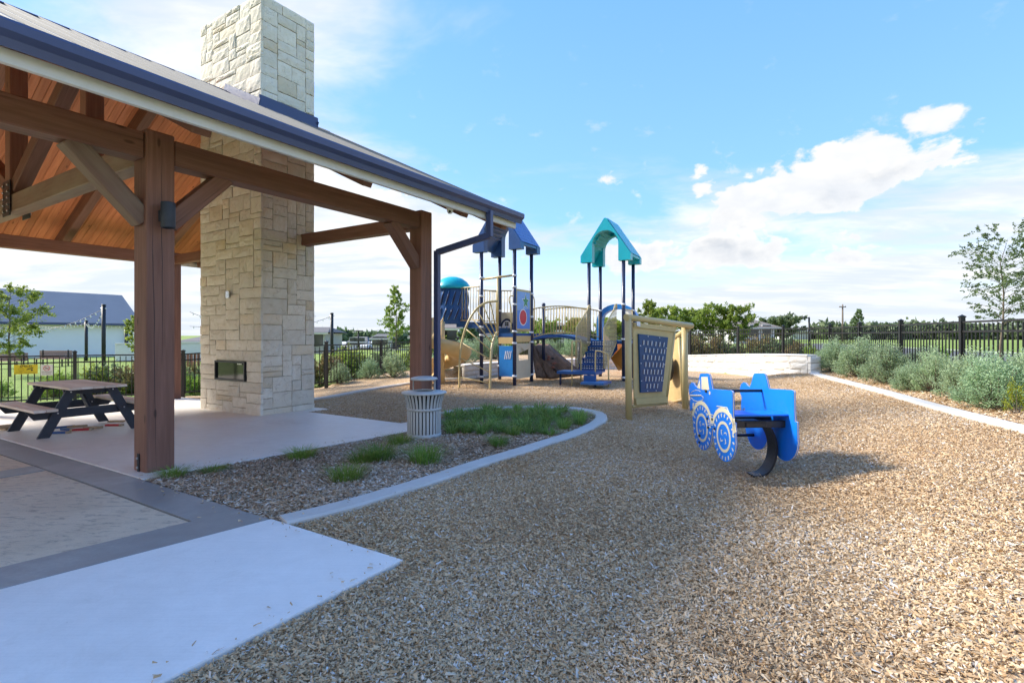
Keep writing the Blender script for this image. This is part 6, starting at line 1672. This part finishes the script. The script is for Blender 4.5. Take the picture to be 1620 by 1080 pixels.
# orange climber panel under the teal deck, right of the stair
oc = [at(966, 566, 15.9), at(984, 548, 15.8), at(985, 585, 15.6), at(978, 586, 15.6)]
mb = MB(); V = oc+[p+Vector((.10, .30, 0)) for p in oc]; mb.add(V, [(0, 1, 2, 3), (7, 6, 5, 4), (0, 4, 5, 1), (1, 5, 6, 2), (2, 6, 7, 3), (3, 7, 4, 0)]); mb.build('orange_climber', M['slide_orange'], ps, recalc=True)
bp = [at(963, 562, 15.8), at(976, 540, 15.7), at(977, 553, 15.7), at(966, 566, 15.8)]
mb = MB(); V = bp+[p+Vector((.02, .08, 0)) for p in bp]; mb.add(V, [(0, 1, 2, 3), (7, 6, 5, 4), (0, 4, 5, 1), (1, 5, 6, 2), (2, 6, 7, 3), (3, 7, 4, 0)]); mb.build('blue_side_panel', M['deck_blue'], ps, recalc=True)
# ------------------------------------------------------------------ buildings and street beyond the fence
def gable_house(name, label, p0, p1, depth, eave, rise, wallm, roofm, z0=0, over=.4, hip=0, windows=(), trim='white_trim'):
    """front wall from p0 to p1 (x, y); ridge parallel to it"""
    p0 = Vector((*p0, z0)); p1 = Vector((*p1, z0)); d = (p1-p0); L = d.length; d.normalize(); n_ = Vector((-d.y, d.x, 0)); n_ = n_ if n_.y > 0 else -n_
    r_ = thing(name, label, 'building', (p0+p1)/2)
    mb = MB(); 
    a, b, c, e = p0, p1, p1+n_*depth, p0+n_*depth
    V = [a, b, c, e]+[q+Z_*eave for q in (a, b, c, e)]; F = [(0, 1, 5, 4), (1, 2, 6, 5), (2, 3, 7, 6), (3, 0, 4, 7)]
    if not hip: V += [(a+e)/2+Z_*(eave+rise), (b+c)/2+Z_*(eave+rise)]; F += [(4, 7, 8), (5, 9, 6)]
    mb.add(V, F); mb.build('wall', M[wallm], r_, recalc=True)
    mb = MB(); k = rise/(depth/2); th = .18; hz_ = hip
    e0 = a-d*over-n_*over+Z_*(eave-k*over); e1 = b+d*over-n_*over+Z_*(eave-k*over); f0_ = e-d*over+n_*over+Z_*(eave-k*over); f1_ = c+d*over+n_*over+Z_*(eave-k*over)
    g0 = (a+e)/2-d*(over-hz_)+Z_*(eave+rise); g1 = (b+c)/2+d*(over-hz_)+Z_*(eave+rise)
    V = [e0, e1, g1, g0, f0_, f1_]; V += [v+Z_*th for v in V]
    F = [(6, 7, 8, 9), (9, 8, 11, 10), (0, 3, 2, 1), (3, 4, 5, 2), (0, 1, 7, 6), (4, 10, 11, 5), (0, 6, 9, 3), (1, 2, 8, 7), (3, 9, 10, 4), (2, 5, 11, 8)]
    if hip: F += [(6, 9, 10), (7, 11, 8)]
    mb.add(V, F); ro = mb.build('roof', M[roofm], r_, recalc=True)
    mb = MB(); mb.beam(e0+Z_*.05-n_*.03, e1+Z_*.05-n_*.03, .06, .16, Z_, 0); mb.build('eave_trim', M[trim], ro)
    for (s, zb, w_, h_) in windows:
        q = p0+d*s-n_*.02+Z_*zb; mb = MB(); mb.box(q+Z_*h_/2, (w_+.16, .08, h_+.16), Matrix((d, n_, Z_)).transposed()); wf = mb.build('window', M['white_trim'], r_)
        mb = MB(); mb.box(q+Z_*h_/2-n_*.05, (w_, .02, h_), Matrix((d, n_, Z_)).transposed()); mb.build('pane', M['window_glass'], wf)
    return r_, p0, d, n_
# the white hall on the left
zl = g(-40, 48)-.1
hall, p0, d, n_ = gable_house('white_hall', 'long white boarded building with grey metal roof beyond the lawn', (-52.0, 24.6), (-36.0, 50.0), 7.6, 3.20, 2.55, 'wall_paint_white', 'barn_roof', zl, .5, 0, (), 'navy_gutter')
mb = MB(); q = p0+d*30.0; mb.beam(q-d*8.5-n_*.06+Z_*0, q-d*8.5-n_*.06+Z_*3.4, .10, .08, d, 0); mb.build('downpipe', M['white_trim'], hall)
mb = MB(); mb.beam(q-d*.6-n_*.08+Z_*0, q-d*.6-n_*.08+Z_*3.4, .45, .08, d, 0); mb.build('dark_door', M['pole_black'], hall)
mb = MB(); v = at(147, 487, 53); mb.tube([v-Z_*.9, v], .12, 10); mb.tube([v, v+Z_*.10], .2, 10); mb.build('roof_vent', M['pole_black'], hall)
# light poles with festoon cable
GPo = 'dark poles carrying festoon lights'
def pole(px, top, Y, r_, label, zb=None):
    X = (px-CX)/FPX*Y; z0 = g(X, Y)-.15; zt = CH+(HY-top)/FPX*Y; t_ = thing('light_pole', label, 'pole', (X, Y, z0), 0, GPo)
    MB().tube([(X, Y, z0), (X, Y, zt)], r_, 12).build('shaft', M['pole_black'], t_)
    MB().lathe([(r_*1.1, 0), (r_*1.2, .03), (r_*.9, .07), (0, .08)], (X, Y, zt-.02), 12).build('cap', M['pole_black'], t_); MB().tube([(X-r_*1.5, Y, zt-.15), (X+r_*1.5, Y, zt-.15)], .03, 6).build('hook', M['bolt_zinc'], t_); return Vector((X, Y, zt-.15))
k1 = pole(164, 483, 25, .085, 'thick dark light pole in front of the white building'); k2 = pole(136.5, 508, 36, .095, 'thinner dark light pole behind and left of the thick one'); k3 = pole(199, 520, 42, .09, 'dark pole at the right end of the white building'); k4 = pole(525, 496, 33, .10, 'dark light pole right of the chimney')
def festoon(p0, p1, sag, n, label):
    pts = [p0.lerp(p1, i/24)-Z_*sag*4*(i/24)*(1-i/24) for i in range(25)]; t_ = thing('festoon_lights', label, 'string lights', p0, 0, 'festoon light strings')
    MB().tube(pts, .012, 5).build('cable', M['pole_black'], t_); mb = MB()
    for i in range(n):
        t = (i+.5)/n; q = p0.lerp(p1, t)-Z_*sag*4*t*(1-t); mb.lathe([(0, -.12), (.03, -.10), (.036, -.07), (.022, -.03), (.014, 0)], q, 6)
    tag(mb.build('bulbs', M['bulb_glass'], t_), kind='stuff')
festoon(k1, k2, .5, 12, 'festoon lights hanging between the two dark poles'); festoon(k2, at(10, 500, 40), .5, 26, 'festoon lights along the front of the white building eave'); festoon(k1, at(-40, 505, 26), .8, 26, 'festoon lights crossing the grey roof'); festoon(k2, at(216, 513, 44), .2, 12, 'festoon lights right of the thinner pole'); festoon(k4, at(300, 493, 30), .9, 22, 'festoon lights seen between back post and chimney, upper string'); festoon(at(300, 516, 33), at(500, 500, 34), .3, 16, 'festoon lights seen beside the chimney, lower string')
# benches on the lawn
def bench(px, Y, label, L=1.8):
    X = (px-CX)/FPX*Y; z0 = g(X, Y)-.10; t_ = thing('park_bench', label, 'bench', (X, Y, z0), 0, 'wooden benches on the lawn')
    for i in range(4): MB().beam((X-L/2, Y+.22, z0+.50+i*.11), (X+L/2, Y+.24, z0+.50+i*.11), .03, .095, Z_, .004).build('back_slat', M['bench_wood'], t_)
    for i in range(4): MB().beam((X-L/2, Y-.22+i*.11, z0+.44), (X+L/2, Y-.22+i*.11, z0+.44), .095, .03, Z_, .004).build('seat_slat', M['bench_wood'], t_)
    for s in (-1, 1):
        for yy in (-.2, .2): MB().beam((X+s*(L/2-.2), Y+yy, z0), (X+s*(L/2-.2), Y+yy, z0+(.44 if yy < 0 else .92)), .05, .05, (1, 0, 0), 0).build('leg', M['pole_black'], t_)
bench(83, 29, 'wooden bench on the lawn in front of the white building'); bench(12, 29, 'wooden bench on the lawn at the left picture edge'); 
# garden wall and red fence seen behind the back post
gw = thing('garden_wall', 'pale rendered wall seen between back post and chimney', 'wall', (-22, 36, -.3)); mb = MB(); mb.beam((-26, 34.5, .2), (-15, 37, .35), .25, 1.4, Z_, .01); mb.build('wall_body', M['house_white'], gw); mb = MB(); mb.beam((-26, 34.5, .95), (-15, 37, 1.1), .33, .08, Z_, .01); mb.build('coping', M['white_trim'], gw)
rf = thing('board_fence', 'red-brown low board fence in front of the pale wall', 'fence', (-18, 27.5, -.3))
for i in range(26): x = -19.2+i*.16; MB().beam((x, 27.4+.05*i, -.3), (x, 27.4+.05*i, .52), .14, .02, (0, 1, 0), 0).build('board', M['brick_red'], rf)
# houses
zr_ = .3
wins = [(2.0, 1.0, 1.1, 1.3), (5.5, 1.0, 1.1, 1.3), (9, 1.0, 1.1, 1.3)]
def far_house(px0, px1, Y, eave_px, ridge_px, label, wallm, roofm, hip=2.5, depth=9, win=True, z0=None):
    if z0 is None: z0 = g((px0+px1-2*CX)/2/FPX*Y, Y)-.1
    x0, x1 = (px0-CX)/FPX*Y, (px1-CX)/FPX*Y; ez = CH+(HY-eave_px)/FPX*Y-z0; rzz = CH+(HY-ridge_px)/FPX*Y-z0-ez; L = x1-x0
    ws = [(L*f, .9, 1.0, 1.3) for f in (.2, .5, .8)] if win else ()
    return gable_house('house', label, (x0, Y), (x1, Y+.3), depth, ez, max(.6, rzz), wallm, roofm, z0, .5, min(hip, L*.3), ws)
far_house(470, 512, 60, 527, 521, 'stone fronted house just right of the chimney', 'house_stone', 'shingle_grey', 1.5)
far_house(553, 577, 95, 541, 534, 'distant house with pale gable beyond the parked cars', 'house_white', 'shingle_grey', 2)
far_house(590, 612, 80, 536, 531, 'distant low house left of the airy tree', 'house_beige', 'shingle_grey', 2)
far_house(652, 690, 62, 534, 524, 'beige house behind the far pavilion post', 'house_beige', 'shingle_brown', 2)
far_house(694, 720, 52, 520, 506, 'beige house seen above the spiral slide, left one', 'house_beige', 'shingle_brown', 2)
far_house(722, 800, 56, 531, 519, 'beige house behind the arched climber', 'house_beige', 'shingle_brown', 3)
far_house(860, 905, 66, 523, 511, 'brown roofed house behind the bridge railing', 'house_beige', 'shingle_brown', 3)
far_house(1160, 1228, 62, 518, 503, 'grey house with hipped roof right of the back tree row', 'house_white', 'shingle_brown', 4)
far_house(1250, 1285, 130, 524, 519, 'small pale far house behind the street lamp', 'house_white', 'shingle_grey', 2, win=False)
far_house(285, 330, 70, 541, 534, 'far grey roofed house seen between back post and chimney', 'house_stone', 'shingle_grey', 2, win=False, z0=-.4)
# road, verge
def flat(name, pts, mat, kind='structure'):
    mb = MB(); V = [Vector((x, y, z)) for x, y, z in pts]; mb.add(V, [tuple(range(len(V)))]); o = mb.build(name, mat); return tag(o, kind=kind)
flat('road', [(13.5, 4, .50), (20, 2, .50), (36, 62, .52), (27, 62, .52)], M['road_asphalt'])
flat('far_kerb', [(20.02, 2, .55), (20.6, 2, .55), (36.7, 62, .57), (36.02, 62, .57)], M['kerb_concrete'])
sheet('street', np.linspace(-46, -8, 20), np.linspace(92, 106, 6), -.06, M['road_asphalt'])
# cars in the street
def car(px, Y, L, mat, label, z0=.1, rz_=0.0):
    X = (px-CX)/FPX*Y; z0 = g(X, Y)-.06; t_ = thing('parked_car', label, 'car', (X, Y, z0), rz_, 'cars parked along the street')
    W_ = 1.8; h = L/4.5
    body = [(-2.2, .35), (-2.25, .75), (-2.0, .92), (-1.35, .98), (-.75, 1.42), (.75, 1.47), (1.5, 1.0), (2.1, .9), (2.25, .6), (2.2, .35)]
    mb = MB(); mb.prism([(x*h, z) for x, z in body], (0, -W_/2, 0), (1, 0, 0), (0, 0, 1), (0, W_, 0)); link('body', mb.mesh('body'), M[mat], t_)
    for x0, x1, x2, x3 in ((-1.15, -.7, -.08, -.08), (.05, .05, .68, 1.25)):
        mb = MB(); mb.prism([(x0*h, 1.0), (x1*h, 1.36), (x2*h, 1.38), (x3*h, 1.0)], (0, -W_/2-.006, 0), (1, 0, 0), (0, 0, 1), (0, -.006, 0)); link('window', mb.mesh('window'), M['window_glass'], t_)
    for x in (-1.4, 1.4):
        for y in (-W_/2, W_/2): mb = MB(); mb.tube([(x*h, y-.1, .33), (x*h, y+.1, .33)], .33, 14); wl = link('wheel', mb.mesh('wheel'), M['tyre_rubber'], t_); mb = MB(); mb.tube([(x*h, y-.11, .33), (x*h, y+.11, .33)], .2, 10); link('rim', mb.mesh('rim'), M['chrome'], wl)
    for x in (-2.24, 2.22): mb = MB(); mb.box((x*h, -.6, .68), (.05, .3, .14)); link('headlight', mb.mesh('headlight'), M['print_white'], t_); mb = MB(); mb.box((x*h, .6, .68), (.05, .3, .14)); link('headlight', mb.mesh('headlight'), M['print_white'], t_)
car(546, 98, 4.4, 'car_white', 'white parked car, leftmost beyond the fence', None, 1.3); car(566, 102, 4.3, 'car_red', 'red parked car beyond the fence', None, 1.45); car(588, 96, 4.6, 'car_white', 'white parked car right of the red one', None, 1.1); car(612, 99, 5.0, 'car_dark', 'dark parked car left of the far pavilion post', None, .5)
# street lamps and the utility pole
def lamp(px, top, Y, label, arm, zb=.3):
    X = (px-CX)/FPX*Y; zt = CH+(HY-top)/FPX*Y; t_ = thing('street_lamp', label, 'street lamp', (X, Y, zb), 0, 'street lamps')
    MB().tube([(X, Y, zb), (X, Y, zt)], [.10, .075], 8).build('pole', M['pole_black'], t_); s = .0
    MB().beam((X, Y, zt-.05), (X+arm*.5, Y, zt-.05), .06, .06, Z_, 0).build('arm', M['pole_black'], t_); MB().beam((X+arm*.4, Y, zt-.02), (X+arm, Y, zt-.02), .30, .10, Z_, .01).build('lamp_head', M['pole_black'], t_)
    if abs(arm) < .5: MB().beam((X-.5, Y, zt-.02), (X+.5, Y, zt-.02), .30, .10, Z_, .01).build('lamp_head', M['pole_black'], t_)
lamp(1280, 501.5, 46, 'street lamp with flat head beyond the limestone wall', -.62); lamp(567, 523, 58, 'street lamp with two heads beyond the parked cars', .3, 0); lamp(1144, 487, 50, 'street lamp head rising out of the back trees', -.7, .3); lamp(585.5, 532, 90, 'far thin street lamp right of the two-headed one', .3, 0)
X, Y = (1333-CX)/FPX*85, 85.0; zt = CH+(HY-482)/FPX*Y; up_ = thing('utility_pole', 'wooden utility pole with crossarm on the horizon', 'utility pole', (X, Y, .3))
MB().tube([(X, Y, .3), (X, Y, zt)], [.16, .11], 8).build('pole', M['utility_wood'], up_); MB().beam((X-.55, Y, zt-.35), (X+.55, Y, zt-.35), .12, .14, Z_, 0).build('crossarm', M['utility_wood'], up_)
for s in (-.45, 0, .45): MB().lathe([(.06, 0), (.07, .1), (.03, .18), (0, .2)], (X+s, Y, zt-.28 if s else zt), 6).build('insulator', M['glove_grey'], up_)
# orange marker beyond the back fence
q = at(1222, 541, 33); mk = thing('traffic_cone', 'small orange marker beyond the back fence', 'cone', (q.x, q.y, g(q.x, q.y)-.1))
mb = MB(); zb = g(q.x, q.y)-.1; mb.lathe([(.16, .04), (.05, .7), (0, .72)], (q.x, q.y, zb), 12); mb.build('cone_body', M['cone_orange'], mk); MB().box((q.x, q.y, zb+.02), (.42, .42, .04), None, .01).build('cone_base', M['cone_orange'], mk)
MB().lathe([(.107, .36), (.083, .50)], (q.x, q.y, zb), 12).build('cone_band', M['print_white'], mk)
